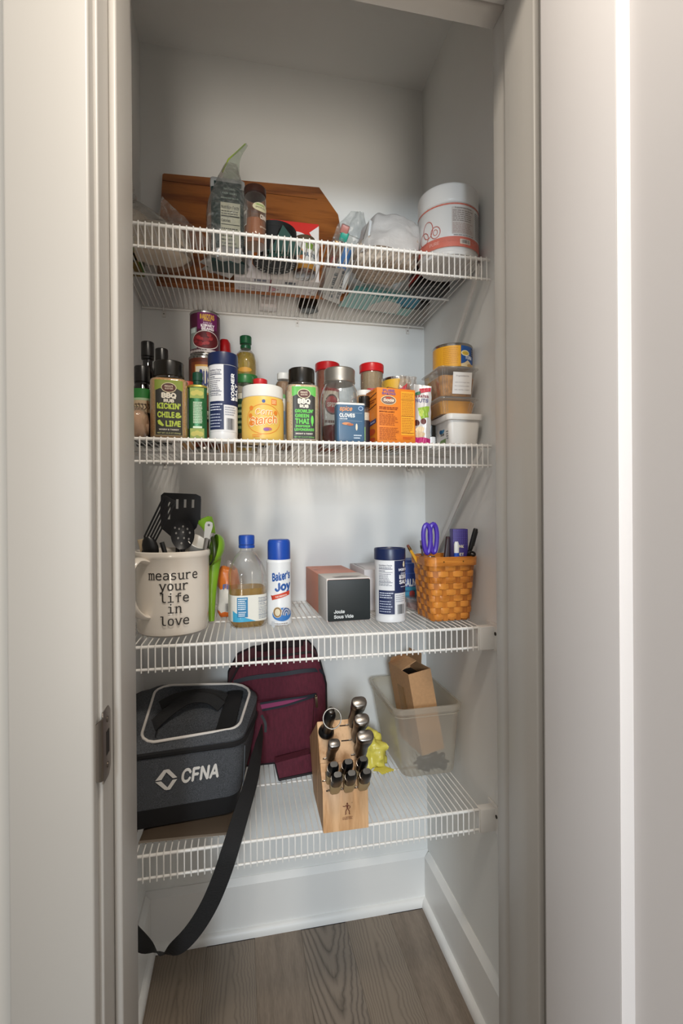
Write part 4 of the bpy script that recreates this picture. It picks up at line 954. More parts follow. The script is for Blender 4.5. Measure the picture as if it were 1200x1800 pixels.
def knife(bpx, bpy, epx, L, w, th, lower, label, group, cap=True, slotpx=None):
    p0 = face_pt(bpx, bpy, lower); d = KD.copy(); 
    # lean sideways so that the butt stands over epx
    for _ in range(6): d.x += (epx-proj(p0+d*L)[0])*.0008; d.normalize()
    t = thing('steak_knife' if lower else 'kitchen_knife', label, 'knife', p0, 0, group)
    zq = d; xq = Vector((1, 0, 0)); yq = zq.cross(xq).normalized(); xq = yq.cross(zq); t.rotation_euler = Matrix((xq, yq, zq)).transposed().to_euler()
    B().box(-w*.55, -.0009, -.03, w*.45, .0009, .004).build('blade', STEELB, t)
    b = B(); secs = []
    S_ = [(0, .56, .66, 0), (.12, .68, .76, 0), (.3, .84, .90, -.02), (.5, .92, 1, 0), (.78, .92, 1, 0), (.92, .84, .9, 0), (1, .6, .62, 0)] if not cap else [(0, .60, .70, 0), (.10, .74, .86, 0), (.3, .84, .92, -.04), (.5, .78, .86, -.05), (.7, .84, .92, 0), (.86, .98, 1, .05), (1, 1.0, 1, .06)]
    Lh = L*(.84 if cap else .93)
    for f, a, c, sh in S_: secs.append([(x+sh*w*.4, y, f*Lh) for x, y in rrect(w*a, th*c, th*.42*c, 3)])
    b.loft(secs); b.build('handle', KH, t)
    if cap:
        b = B(); b.loft([[(x+.024*w, y, z) for x, y in rrect(w*s_, th*s_, th*.42, 3)] for z, s_ in ((Lh-.0005, 1.01), (L-.004, 1.03), (L-.001, .97), (L, .86))]); b.build('end_cap', CAPM, t)
    else:
        B().loft([[(x, y, z) for x, y in rrect(w*k_, th*k_, th*.42, 3)] for z, k_ in ((.70*L-.0012, .93), (.70*L-.0011, .97), (.70*L+.0011, .97), (.70*L+.0012, .93))]).build('ring', CAPM, t)
        b = B(); b.loft([[(x, y-.0004, z) for x, y in rrect(w*a_, th*c_, th*.2, 3)] for z, a_, c_ in ((-.002, .62, .8), (.006, .80, 1.0), (.36*L, .98, 1.06), (.44*L, .9, .9))]); b.build('bolster', mat('bronze_bolster', '#a8906a', .45, .15), t)
    # its slot in the block
    n = Vector((0, -.83, .56)) if not lower else Vector((0, -.77, .63)); sx = at(slotpx or bpx-14, bpy, p0.y).x
    b = B(); c = p0-Vector((KX, KY, S4)); x0 = sx-KX; tg = Vector((0, n.z, -n.y)).normalized()
    b.add([Vector((x, c.y, c.z))+n*.0006+tg*e for x in (x0, c.x+w*.4) for e in (-.0012, .0012)], [(0, 1, 3, 2)]); b.build('slot', SLOT, kb)
kg = 'kitchen knives in the block'
knife(620, 1274, 628, .105, .031, .022, False, 'topmost steel capped knife at the right of the wooden block', kg, slotpx=596)
knife(626, 1300, 630, .098, .031, .022, False, 'steel capped knife second from the top in the wooden block', kg, slotpx=599)
knife(632, 1326, 637, .092, .034, .023, False, 'steel capped knife third from the top, widest end cap', kg, slotpx=616)
knife(580, 1333, 587, .075, .024, .018, False, 'lone steel capped knife low at the left of the wooden block', kg, slotpx=567)
for bx_, by_, ex, row, pos in ((580, 1372, 584, 'upper', 'left'), (605, 1367, 608, 'upper', 'middle'), (630, 1362, 634, 'upper', 'right'), (587, 1393, 589, 'lower', 'left'), (611, 1389, 612, 'lower', 'middle'), (636, 1386, 638, 'lower', 'right')):
    knife(bx_, by_, ex, .088, .0245, .017, True, '%s steak knife in the %s row at the front of the block' % ({'left': 'left hand', 'middle': 'middle', 'right': 'right hand'}[pos], row), 'steak knives in the block', cap=False, slotpx=bx_-14)
p0 = face_pt(573, 1287, False); t = thing('sharpening_steel', 'black handled sharpening steel with hanging ring in the wooden block', 'sharpening steel', p0, 0)
d = KD.copy(); L_ = .10
for _ in range(6): d.x += (581-proj(p0+d*L_)[0])*.0008; d.normalize()
yq = d.cross(Vector((1, 0, 0))).normalized(); t.rotation_euler = Matrix((yq.cross(d), yq, d)).transposed().to_euler()
B().lathe([(.0165, -.001), (.0175, .002), (.0165, .007), (.0108, .012), (.0095, .022), (.0108, .045), (.0122, .068), (.0122, .080), (.0098, .088), (.0066, .093)], 24).build('handle', KH, t)
B().lathe([(.0068, .091), (.0070, .100), (.005, .1015)], 16).build('end_cap', mat('dark_steel', '#57524d', .35, 1), t)
Mi = Matrix.LocRotScale(t.location, t.rotation_euler, None).inverted(); rc = at(583.5, 1263, 1.0); tip = t.location+d*.098
rc = at(583.5, 1263, tip.y-.012); B().tube([Mi @ (rc+Vector((.0185*math.cos(a*PI/14), .006*math.sin(a*PI/14), .0185*math.sin(a*PI/14)))) for a in range(28)], .0013, 6, closed=True).build('hanging_ring', mat('bright_steel', '#d8d2c8', .2, 1), t)
B().tube([(0, 0, -.03), (0, 0, 0)], .0042, 8).build('rod', STEELB, t)

# yellow plastic bag behind the block
t = thing('yellow_bag', 'crumpled yellow plastic bag lying between the knife block and the bin', 'bag', (.312, 1.27, S4), rz=.35)
YEL = mat('yellow_plastic_film', '#dccf5c', .35, bump=.5, bscale=60); off = Vector((3.1, 2.2, 0))
blob('bag', (0, 0, .030), (.036, .085, .042), YEL, t, .34, 34, 44, 28, flat=-.0295, seed=3, pw=.75)
b = B(); rg = random.Random(9)
for k in range(5):
    a = -1.2+.25*k; b.tube([(-.02+.006*k, -.080+.004*k, .004), (-.012+.006*k, -.096, .006), (-.010+.008*k, -.108, .003)], 1, flat=(.009, .0006), up=(0, 0, 1))
b.build('torn_edge', YEL, t)
p = Print(lambda u, v, z: (.034+z*.5-.004*abs(v-.03)*10, u, v), .05, .002); p.text('NATURAL', .0, .035, .008, '#25231c', bold=.03); p.text('LEMON', .01, .022, .007, '#25231c', bold=.03); p.build('printed_lettering', t)

# translucent bin
FROST = film('frosted_plastic', '#faf8f2', '#e8e2d6', .36, .35, .3)
bc = Vector((.4415, 1.235, S4)); bn = thing('storage_bin', 'frosted clear plastic bin by the right wall holding a cardboard box', 'bin', bc)
h = .180
def binsec(k, off, z): return [(x, y-.004*(1-k)*0, z) for x, y in rpoly([(lerp(-.058, -.086, k)-off, lerp(-.098, -.122, k)-off), (lerp(.080, .085, k)+off, lerp(-.098, -.118, k)-off), (lerp(.080, .085, k)+off, lerp(.105, .115, k)+off), (lerp(-.058, -.086, k)-off, lerp(.105, .115, k)+off)], .024, 6)]
b = B(); b.loft([binsec(0, -.006, 0), binsec(.0, -.001, .003), binsec(.06, 0, .012), binsec(.5, 0, h*.5), binsec(.93, 0, h*.93), binsec(1, 0, h-.002)], True, False); b.build('tub', FROST, bn)
b = B(); b.loft([binsec(1, e, z) for e, z in ((0, h-.014), (.004, h-.013), (.005, h-.002), (.003, h), (-.001, h), (-.002, h-.003))], False, False); b.build('rim', FROST, bn)
for e, z in ((.002, h-.022),): B().tube([Vector(p) for p in binsec(.96, .0005, z)], .0012, 6, closed=True).build('bead', FROST, bn)
# cardboard box leaning in the bin
KRAFT = mat('kraft_card', '#b98f66', .8, var=.06, scale=120, bump=.08, bscale=300)
A = at(718, 1186, 1.175); Bq = at(756, 1174, 1.18); Cq = at(781, 1314, 1.175); Dq = at(742, 1329, 1.165)
t = thing('cardboard_box', 'tall opened brown cardboard box leaning inside the frosted bin', 'box', Dq)
x_ = ((Bq-A)+(Cq-Dq)).normalized(); z_ = ((A-Dq)+(Bq-Cq)).normalized(); y_ = z_.cross(x_).normalized(); x_ = y_.cross(z_); t.rotation_euler = Matrix((x_, y_, z_)).transposed().to_euler()
w = ((Bq-A).length+(Cq-Dq).length)/2; hh = ((A-Dq).length+(Bq-Cq).length)/2; dd = .125; th = .002
b = B(); b.box(0, 0, 0, w, th, hh).box(0, dd-th, 0, w, dd, hh).box(0, th, 0, th, dd-th, hh).box(w-th, th, 0, w, dd-th, hh).box(th, th, 0, w-th, dd-th, th); b.build('carton', KRAFT, t)
b = B(); b.loft([[(0, y, hh-.0005), (0, y, hh+.0015)] + [(w*.72, y, hh+.016), (w*.72, y, hh+.014)] for y in (.04, dd)]); b.build('flap', KRAFT, t)
b = B(); b.loft([[(w-.001, y, hh-.0005), (w, y, hh), (w+.006, y, hh+.026), (w+.005, y, hh+.026)] for y in (.05, dd)]); b.build('flap', KRAFT, t)
b = B(); b.loft([[(x, dd-.001, hh), (x, dd, hh), (x, dd-.02, hh+.02), (x, dd-.021, hh+.02)] for x in (.003, w-.003)]); b.build('flap', KRAFT, t)
B().box(th, th, hh-.03, w-th, dd-th, hh-.028).build('inner_shade', mat('shade_dark', '#15110f', .9), t)  # dark sheet painting the shade inside the open box
p = Print(lambda u, v, z: (-z-.0002, u, v), .1); p.rect(.045, .02, .085, hh*.78, '#9a6a22'); p.build('packing_tape', t, rough=.25)
# cables
t = thing('cable_tangle', 'tangle of black cables at the bottom of the frosted bin', 'cables', (bc.x+.025, bc.y-.055, S4+.004))
rg = random.Random(4)
for k in range(6):
    pts = [Vector((rg.uniform(-.045, .045), rg.uniform(-.025, .012), rg.uniform(.004, .028))) for _ in range(7)]
    B().tube(smooth(pts, 5), .0032, 6).build('cable', BLACK, t)
for x, y, a in ((-.02, -.022, .5), (.025, -.018, -.4)):
    b = B(); b.T = Matrix.Translation((x, y, .008)) @ Matrix.Rotation(a, 4, 'Z') @ Matrix.Rotation(.4, 4, 'Y'); b.rbox(.026, .016, -.008, .008, .003, .002); b.T = None; b.build('plug', BLACK, t)
# ------------------------------------------------------------------ shelf 2: spices, cans, boxes
def on(px, py, Z):
    v = AX[0]*((px-600)/F)+AX[1]*((py-900)/F)+AX[2]; t = (Z-CAMZ)/v.z; return Vector((v.x*t, v.y*t, Z))
CAPB = mat('black_cap', '#17140f', .25)
def cyl(b, r, z0, z1, bev_=.001, n=36, squash=1): return b.lathe([(r-bev_, z0), (r, z0+bev_), (r, z1-bev_), (r-bev_, z1)], n, squash=squash)
def fcap(b, r, z0, z1, n=36, ribs=24):
    """ribbed screw cap"""
    secs = []
    for z, k in ((z0, 0), (z0+.001, 1), (z1-.002, 1), (z1-.0006, .6), (z1, 0)):
        secs.append([((r-(1-k)*.0012+k*.0003*(i % 2))*math.cos(PI*i/ribs), (r-(1-k)*.0012+k*.0003*(i % 2))*math.sin(PI*i/ribs), z) for i in range(2*ribs)])
    return b.loft(secs)
# the two barbecue rubs
def rub(name, label, xl, xr, yt, Y, rz, col, words, fill):
    x, w, h = fit(xl, xr, yt, Y, S2); w *= .95
    t = thing(name, label, 'spice bottle', (x, Y, S2), rz, 'barbecue rub bottles')
    sh = h*.775; b = B(); secs = []
    for z, k, r in ((0, .94, .3), (.0015, .985, .28), (.004, 1, .26), (sh*.93, 1, .26), (sh*.965, .975, .3), (sh*.99, .90, .38)): secs.append(rsec(w*k, w*k, w*r*k, z))
    for z, k in ((sh, .80), (sh+.004, .765), (sh+.010, .76)): secs.append(rsec(w*k, w*k, w*k*.495, z))
    b.loft(secs); b.build('bottle', GLASS, t)
    b = B(); k = .975; b.loft([rsec(w*k*q, w*k*q, w*.25, z) for z, q in ((.002, .95), (.006, 1), (sh*.94, 1), (sh*.97, .95))]); b.build('seasoning', mat(fill[0], fill[1], .95, var=.3, scale=500), t)
    b = B(); R = w*.40; fcap(b, R, sh+.006, h-.001, ribs=40); b.lathe([(R*1.0, sh+.004), (R*1.03, sh+.005), (R*1.03, sh+.0075), (R*.98, sh+.0085)], 36); b.lathe([(R*.8, h-.0015), (R*.78, h)], 36); b.build('cap', CAPB, t)
    p = Print(sq_wrap(w, w*.26), .0025, .0003); W2 = w*.34; H = sh
    p.rect(-W2-.002, H*.03, W2+.002, H*.93, '#8f7f60' if col == '#b9cc4c' else '#a2937c'); p.rect(-W2-.002, H*.77, W2+.002, H*.93, '#86963c' if col == '#b9cc4c' else '#5fae4e')
    p.poly([(-W2, H*.05), (W2, H*.05), (W2, H*.76), (W2*.6, H*.80), (-W2*.7, H*.79), (-W2, H*.76)], '#2c2a26')
    p.oval(0, H*.81, W2*.58, H*.082, '#d9c9a6', 24); p.oval(0, H*.81, W2*.53, H*.070, '#2c2a26', 24); p.oval(0, H*.81, W2*.49, H*.060, '#5a2c24', 24); p.text('PRIVATE', 0, H*.818, H*.028, '#e5d9c2', width=W2*.62, bold=.02); p.text('SELECTION', 0, H*.782, H*.022, '#e5d9c2', width=W2*.6, bold=.02)
    p.text('BBQ', 0, H*.645, H*.075, '#e6dfd0', bold=.07, width=W2*1.05); p.text('RUB', 0, H*.575, H*.048, '#e6dfd0', bold=.06, width=W2*.75)
    for s_, v, sz, wd, du in words: p.text(s_, du*W2, H*v, H*sz, col, bold=.05, width=W2*wd)
    p.text('WARM & TANGY' if col == '#b9cc4c' else 'BRIGHT & TANGY', 0, H*.125, H*.022, '#e6dfd0', bold=.03, width=W2*1.5); p.text('NET WT 11.5 OZ (326g)', 0, H*.07, H*.02, '#cfd08a' if col == '#b9cc4c' else '#7ccf5a', bold=.01, width=W2*1.75)
    return t, p, W2, H
t, p, W2, H = rub('spice_bottle', 'barbecue rub bottle with yellow green lettering and black cap, before the dark bottles', 262, 331, 638, 1.058, .12, '#b9cc4c',
    (("KICKIN'", .47, .085, 1.72, 0), ('CHILE', .33, .085, 1.25, -.22), ('&', .33, .08, .42, .72), ('LIME', .19, .085, 1.1, .32)), ('chile_seasoning', '#c99a62'))
p.poly([(-W2*.86, H*.27), (-W2*.70, H*.29), (-W2*.36, H*.20), (-W2*.5, H*.185), (-W2*.8, H*.22)], '#b9cc4c'); p.build('printed_label', t)
t, p, W2, H = rub('spice_bottle', 'barbecue rub bottle with bright green lettering and black cap, beside the mason jar', 500, 559, 650, 1.068, .02, '#5fc24a',
    (("GROWLIN'", .49, .052, 1.6, 0), ('GREEN', .41, .055, 1.2, -.18), ('THAI', .305, .08, 1.2, -.18), ('INSPIRED', .245, .035, 1.3, -.12), ('LEMONGRASS', .185, .04, 1.7, 0)), ('thai_seasoning', '#cdb493'))
p.oval(W2*.72, H*.37, W2*.12, H*.075, '#5fc24a'); p.rect(W2*.68, H*.27, W2*.76, H*.40, '#5fc24a'); p.build('printed_label', t)

# dark bottles at the far left
DKGL = mat('dark_glass', '#0d0907', .08, coat=.6)
def dark_bottle(label, xl, xr, yt, Y, rb, neck_h, capc, bands=(), name='sauce_bottle', rn=None, hs=None):
    x, w, h = fit(xl, xr, yt, Y, S2); rn = rn or w*.5
    t = thing(name, label, 'bottle', (x, Y, S2), 0, 'dark sauce bottles'); hs = h-neck_h
    b = B(); b.lathe([(rb*.92, 0), (rb, .003), (rb, hs*.72), (rb*.97, hs*.80), (rb*.75, hs*.92), (rn*.95, hs), (rn*.80, hs+.004), (rn*.80, h-.03)], 32); b.build('bottle', DKGL, t)
    b = B(); fcap(b, rn, h-.034, h); b.lathe([(rn*.96, h-.040), (rn, h-.039), (rn, h-.035), (rn*.95, h-.0345)], 32); b.build('cap', mat(capc, '#131110', .3), t)
    p = Print(on_cyl(rb), .0018, .0003)
    for k in bands: k(p, hs, rb)
    if bands: p.build('printed_label', t)
    return t
dark_bottle('tallest black capped bottle at the far left of the spice shelf', 248, 270.5, 602, 1.17, .026, .06, 'cap_black2')
dark_bottle('second black capped bottle, just behind the yellow green lettered rub', 273, 295, 614, 1.13, .021, .05, 'cap_black2')
def soy(p, hs, rb):
    v = lambda py: at(250, py, 1.05).z-S2
    p.rect(-.04, v(700), .04, v(679), '#2d7a35'); p.rect(-.04, v(722), .04, v(697), '#c3ad8c'); p.rect(-.04, v(700), .04, v(696), '#a9c29a')
    rg = random.Random(3)
    for i in range(9):
        u = -.015+.006*i; p.line([(u, v(704)-rg.random()*.004), (u+.003, v(713)), (u-.001, v(717))], .0014, '#3a241a'); p.line([(u-.002, v(708)), (u+.004, v(707))], .001, '#3a241a')
    p.rect(.012, v(722), .015, v(700), '#7a5a3c')
dark_bottle('short dark sauce bottle with green and cream label beside the doorway edge', 236, 263, 645, 1.088, .022, .034, 'cap_black3', (soy,))
# bag of brown sugar / rice at the left edge
x, w, h = fit(232, 262, 716, 1.025, S2)
t = thing('rice_bag', 'clear bag of pale tan grain slumped by the doorway edge', 'bag', (x-.004, 1.03, S2))
blob('grain', (0, 0, h*.43), (w*.55, .026, h*.47), mat('tan_grain', '#bd9a7c', .9, var=.12, scale=900), t, .18, 28, seed=7, flat=-h*.42, pw=.8)
blob('film', (0, 0, h*.47), (w*.6, .030, h*.53), film('bag_film2', '#f6f2ee', '#e8ddd2', .12, .6, .1, wrinkle=1, wscale=45), t, .25, 30, seed=8, flat=-h*.46, pw=.8)

# cans
def can(name, label, x, Y, zs, r, h, paint, grp='food cans', n=44):
    t = thing(name, label, 'can', (x, Y, zs), 0, grp)
    B().lathe([(r*.94, .001), (r*.985, 0), (r*1.0, .0015), (r*.985, .0035), (r*.97, .0045), (r*.97, h-.0045), (r*.985, h-.0035), (r*1.0, h-.0015), (r*.985, h), (r*.94, h-.001), (r*.93, h-.004), (.001, h-.004)], n, cap1=False).build('can', mat('tin', '#a9a6a2', .25, 1), t)
    R = r*.972; p = Print(on_cyl(R), .0018, .00025); paint(p, R, h); p.build('paper_label', t); return t
def wrap(p, R, h, c): p.rect(-PI*R, .006, PI*R, h-.006, c)
xb, wb, hb_ = fit(331, 386, 632, 1.225, S2)
def bush(p, R, h):
    wrap(p, R, h, '#5f2a18'); p.rect(-R*.9, h*.45, R*1.2, h*.93, '#7c3c1c'); p.rect(-R*.55, h*.58, R*1.0, h*.90, '#d6a253'); p.rect(-R*.50, h*.60, R*1.0, h*.88, '#e4dcc8')
    p.text("BUSH'S", -R*.22, h*.66, h*.17, '#20316e', bold=.07, al='l', width=R*1.35); p.rect(-R*.7, h*.1, R*1.1, h*.42, '#2a1a12'); p.text('BAKED', -R*.5, h*.30, h*.1, '#e0d8c6', bold=.05, al='l'); p.oval(R*.2, h*.2, R*.5, h*.09, '#9c5a2a')
can('food_can', 'brown labelled bean can under the kidney beans, half hidden by the salt canister', xb, 1.225, S2, wb*.5, hb_, bush)
x, w, h = fit(333, 387, 555, 1.222, S2+hb_+.0008)
def kidney(p, R, h):
    wrap(p, R, h, '#4c1230'); p.rect(-R*1.5, .006, R*1.6, h*.12, '#cfc6c4'); p.rect(-R*.45, h*.58, R*.95, h*.95, '#6e1a5a')
    p.text('DAKOTAS', R*.22, h*.80, h*.105, '#d9a83c', bold=.06, width=R*.95); p.text('PRIDE', R*.22, h*.755, h*.035, '#d9a83c', bold=.04, width=R*.5)
    p.text('DARK RED', R*.25, h*.70, h*.03, '#d8b9cf', bold=.02); p.text('KIDNEY', R*.25, h*.625, h*.058, '#f0e6ea', bold=.06, width=R*.9); p.text('BEANS', R*.25, h*.552, h*.058, '#f0e6ea', bold=.06, width=R*.8)
    p.rect(-R*1.15, h*.14, -R*.5, h*.62, '#8e9b98'); p.rect(-R*1.05, h*.5, -R*.6, h*.60, '#c9d8d6')
    p.oval(R*.12, h*.33, R*.95, h*.215, '#d8cfcb', 30); p.oval(R*.12, h*.33, R*.90, h*.195, '#5a1018', 30)
    rg = random.Random(11)
    for i in range(26):
        a, q = rg.random()*2*PI, math.sqrt(rg.random())*.82; p.oval(R*.12+R*.9*q*math.cos(a), h*.33+h*.195*q*math.sin(a), R*.15, h*.033, rg.choice(('#8c1f26', '#a03034', '#6c151c', '#7d1a22')), 10); p.z -= .00004
    p.lines(-R*.85, h*.03, R*.2, h*.13, 2, '#6b6260', .5)
can('food_can', 'purple kidney beans can stacked on the brown can, highest on the spice shelf', x, 1.222, S2+hb_+.0008, w*.5, h, kidney)
# red topped bottle behind
RED = mat('red_plastic', '#b3161b', .3)
x, w, h = fit(382, 406, 597, 1.27, S2)
t = thing('red_cap_bottle', 'bottle with tall rounded red cap hidden behind the kidney beans', 'bottle', (x, 1.275, S2))
B().lathe([(w*.6, 0), (w*.62, .003), (w*.62, h*.55), (w*.5, h*.62)], 28).build('bottle', mat('tan_plastic', '#b8926a', .4), t)
B().lathe([(w*.5, h*.60), (w*.52, h*.61), (w*.50, h*.9), (w*.45, h*.97), (w*.3, h)], 28).build('cap', RED, t)
# green tin
x, w, h = fit(330, 364, 680, 1.055, S2); r = w*.5
t = thing('oil_tin', 'tall narrow green and gold oil tin between the rub and the salt', 'tin', (x, 1.055, S2))
GRT = mat('green_tin', '#2d6a3c', .28, .3)
b = B(); b.loft([rsec(2*r*k, 2*r*k*.8, r*.7, z) for z, k in ((0, .95), (.0015, 1), (.004, 1), (.0045, .97), (h-.0045, .97), (h-.004, 1), (h-.001, 1), (h, .95))]); b.build('tin', GRT, t)
b = B(); b.loft([rsec(2*r*k, 2*r*k*.8, r*.7, z) for z, k in ((h-.004, 1.005), (h-.0005, 1.005), (h+.0008, .96))]); b.build('gold_rim', mat('gold_lacquer', '#b5a24a', .3, .6), t)
hc = at(345, 655, 1.055).z-S2
B().lathe([(.0095, h), (.0095, h+.003), (.0088, h+.0035), (.0088, h+.011), (.0105, h+.0115), (.0102, hc-.002), (.007, hc)], 24).build('cap', mat('dark_green_plastic', '#12402e', .35), t)
p = Print(lambda u, v, z: (u, -r*.8*.97-z, v), .05, .0004); g = '#b9b04e'
for v0 in (.80, .06):
    p.rect(-r*.72, h*(v0-.04), r*.72, h*(v0+.15), '#8a9a3c'); 
    for i in range(3): p.oval(r*(-.35+.35*i), h*(v0+.05+.02*(i % 2)), r*.30, h*.045, g, 14); p.z -= .00004
p.lines(-r*.4, h*.30, r*.55, h*.70, 14, '#cfe0c4', .5, .1); p.rect(-r*.42, h*.215, r*.5, h*.25, '#cfe0c4'); p.rect(-r*.95, h*.2, -r*.85, h*.75, '#0e2016'); p.build('printed_label', t)
# small things seen between: orange-red lid behind the rub
x, w, h = fit(321, 338, 672, 1.20, S2)
t = thing('orange_lid_jar', 'jar with orange red lid peeping out between rub bottle and green tin', 'jar', (x, 1.20, S2))
B().lathe([(w*.62, 0), (w*.66, .003), (w*.66, h-.018), (w*.58, h-.014)], 24).build('jar', mat('tan_plastic'), t); b = B(); fcap(b, w*.66, h-.016, h); b.build('lid', mat('orange_red_plastic', '#d2492a', .4), t)
# salt canister
x, w, h = fit(363, 418, 625, 1.06, S2)
canister('salt_canister', 'navy lidded salt canister in front of the kidney beans, sideways lettering', x+.001, 1.062, S2, w*.487, h, -.05, 1)
# oil bottle with green cap
x, w, h = fit(411, 452, 592, 1.235, S2)
t = thing('olive_oil_bottle', 'small clear bottle of golden oil with green cap and green band', 'bottle', (x, 1.235, S2)); r = w*.5
zz = lambda py: at(430, py, 1.235).z-S2
B().lathe([(r*.95, 0), (r, .003), (r, zz(650)), (r*.97, zz(638)), (r*.80, zz(624)), (r*.5, zz(617)), (r*.40, zz(614)), (r*.40, zz(598))], 32).build('bottle', GLASS, t)
B().lathe([(r*.9, .003), (r*.95, .006), (r*.95, zz(650)), (r*.92, zz(638)), (r*.76, zz(625)), (r*.60, zz(622))], 32).build('oil', film('olive_oil', '#f4e07c', '#dcc048', .4, .3), t)
b = B(); fcap(b, r*.50, zz(606), zz(592)); b.lathe([(r*.44, zz(614)), (r*.46, zz(613)), (r*.46, zz(609)), (r*.42, zz(608))], 24); b.build('cap', mat('green_cap', '#14512f', .3), t)
p = Print(on_cyl(r*1.0), .0018, .0004); p.rect(-r*1.3, zz(672), r*1.3, zz(662), '#2c7434'); p.rect(-r*1.3, zz(700), r*1.3, zz(672), '#cfc9b4'); p.oval(-r*.1, zz(655), r*.6, .006, '#d9a03c'); p.build('printed_label', t)
# green band jar in front of it
x, w, h = fit(414, 446, 661, 1.13, S2); r = w*.5
t = thing('olive_jar', 'glass jar with dark green label behind the yellow corn starch tub', 'jar', (x, 1.135, S2))
B().lathe([(r*.95, 0), (r, .003), (r, h-.03), (r*.93, h-.022), (r*.88, h-.016)], 28).build('jar', GLASS, t); B().lathe([(r*.9, .002), (r*.94, .005), (r*.94, h-.04)], 28).build('contents', mat('olive_brown', '#6e5a34', .6, var=.4, scale=120), t)
b = B(); b.lathe([(r*.9, h-.018), (r*.96, h-.017), (r*.96, h-.002), (r*.9, h)], 28); b.build('lid', mat('green_lid', '#2c6a35', .35), t)
p = Print(on_cyl(r), .0018, .0004); p.rect(-r*1.4, h*.18, r*1.4, h*.68, '#23402a'); p.rect(-r*1.4, h*.66, r*1.4, h*.74, '#c7c4b2'); p.lines(-r*.9, h*.22, r*1.2, h*.6, 5, '#9fae7c', .5); p.build('printed_label', t)
# red cap small bottle
x, w, h = fit(443, 470, 668, 1.14, S2); r = w*.5
t = thing('vanilla_bottle', 'small bottle whose red cap shows above the yellow corn starch lid', 'bottle', (x, 1.14, S2))
B().lathe([(r*.95, 0), (r*1.0, .002), (r*1.0, h*.75), (r*.8, h*.86), (r*.8, h-.012)], 24).build('bottle', mat('brown_glass', '#2a160c', .1, coat=.5), t); b = B(); fcap(b, r*.96, h-.020, h); b.build('cap', mat('red_cap', '#c6242a', .3), t)
# corn starch
x, w, h = fit(423, 499, 683, 1.062, S2); r = w*.485
t = thing('starch_tub', 'yellow corn starch tub with white lid', 'tub', (x, 1.062, S2)); YST = mat('yellow_tub', '#e0b95a', .4)
hl = at(460, 697, 1.03).z-S2
B().lathe([(r*.93, 0), (r*.985, .002), (r*1.0, .006), (r*1.0, hl-.010), (r*.985, hl-.006), (r*.95, hl-.002), (r*.93, hl+.004)], 48).build('tub', YST, t)
B().lathe([(r*.955, hl-.001), (r*.975, hl), (r*.975, h-.003), (r*.955, h-.0008), (r*.9, h)], 48).build('lid', mat('white_lid', '#dedcd6', .35), t)
p = Print(on_cyl(r), .0018, .00035); O_ = '#dd8030'
p.oval(0, hl*.87, .0036, .0036, '#34508f'); p.rect(.016, hl*.80, .029, hl*.93, '#e07a34'); p.lines(.0175, hl*.82, .0275, hl*.91, 3, '#f0d9a8', .5, .1)
p.ring(.001, hl*.47, r*.86, hl*.34, .0012, O_, 30); p.text('Corn', .0, hl*.57, hl*.13, '#f1e5c4', bold=.05, shear=.15); p.text('Corn', .0006, hl*.565, hl*.13, O_, bold=.0, shear=.15)
p.text('Starch', -.001, hl*.36, hl*.17, '#f1e5c4', bold=.09, width=r*1.3, rot=.12, shear=.2); p.text('Starch', -.001, hl*.36, hl*.17, O_, bold=.03, width=r*1.3, rot=.12, shear=.2)
for u, v in ((-.026, .72), (-.028, .55), (-.027, .38), (.026, .62)): p.oval(u, hl*v, .0045, .005, O_, 10); p.z -= .00004
p.oval(.008, hl*.25, .009, .0035, '#b06a72'); p.oval(.005, hl*.235, .006, .003, '#8a5a9a'); p.lines(-.024, hl*.06, -.004, hl*.14, 2, O_, .4); p.build('printed_label', t)
# small spice with white cap
x, w, h = fit(484, 511, 657, 1.20, S2); r = w*.5
t = thing('spice_jar', 'little brown spice jar with white cap behind the yellow starch tub', 'spice jar', (x, 1.20, S2), 0, 'small spice jars')
B().lathe([(r*.95, 0), (r, .002), (r, h-.028), (r*.8, h-.019), (r*.72, h-.017)], 24).build('jar', GLASS, t); B().lathe([(r*.9, .002), (r*.94, .004), (r*.94, h-.03), (r*.8, h-.022)], 24).build('spice', mat('brown_spice', '#8d6d50', .95, var=.2, scale=500), t)
b = B(); fcap(b, r*.78, h-.016, h); b.build('cap', mat('white_plastic'), t); p = Print(on_cyl(r), .0018, .0004); p.rect(-r*1.3, h*.1, r*1.3, h*.66, '#c9c4b6'); p.rect(-r*1.3, h*.66, r*1.3, h*.71, '#5f9a4e'); p.rect(-r*.9, h*.2, r*.9, h*.5, '#7c98b4'); p.build('printed_label', t)
# red lidded jars at the back
def redjar(label, xl, xr, yt, Y, spice):
    x, w, h = fit(xl, xr, yt, Y, S2); r = w*.5; t = thing('seasoning_jar', label, 'spice jar', (x, Y, S2), 0, 'red lidded seasoning jars')
    B().lathe([(r*.93, 0), (r*.97, .002), (r*.97, h-.024), (r*.90, h-.018)], 32).build('jar', GLASS, t); B().lathe([(r*.88, .002), (r*.92, .004), (r*.92, h-.026), (r*.86, h-.021)], 32).build('spice', mat(*spice), t)
    b = B(); fcap(b, r, h-.021, h-.001, ribs=36); b.lathe([(r*.93, h-.0015), (r*.9, h)], 32); b.build('lid', RED, t)
    p = Print(on_cyl(r*.97), .0018, .0004); p.rect(-r*.62, h*.1, r*1.05, h*.70, '#a8242a'); p.rect(-r*.50, h*.12, r*.95, h*.67, '#e3d8cc'); p.oval(r*.22, h*.52, r*.62, h*.115, '#4a2a22'); p.oval(r*.22, h*.52, r*.55, h*.095, '#b02c30'); p.text('SPICE', r*.22, h*.495, h*.045, '#e8dcca', bold=.04, width=r*.8); p.lines(-r*.4, h*.18, r*.8, h*.36, 3, '#6a3a30', .5); p.build('printed_label', t)
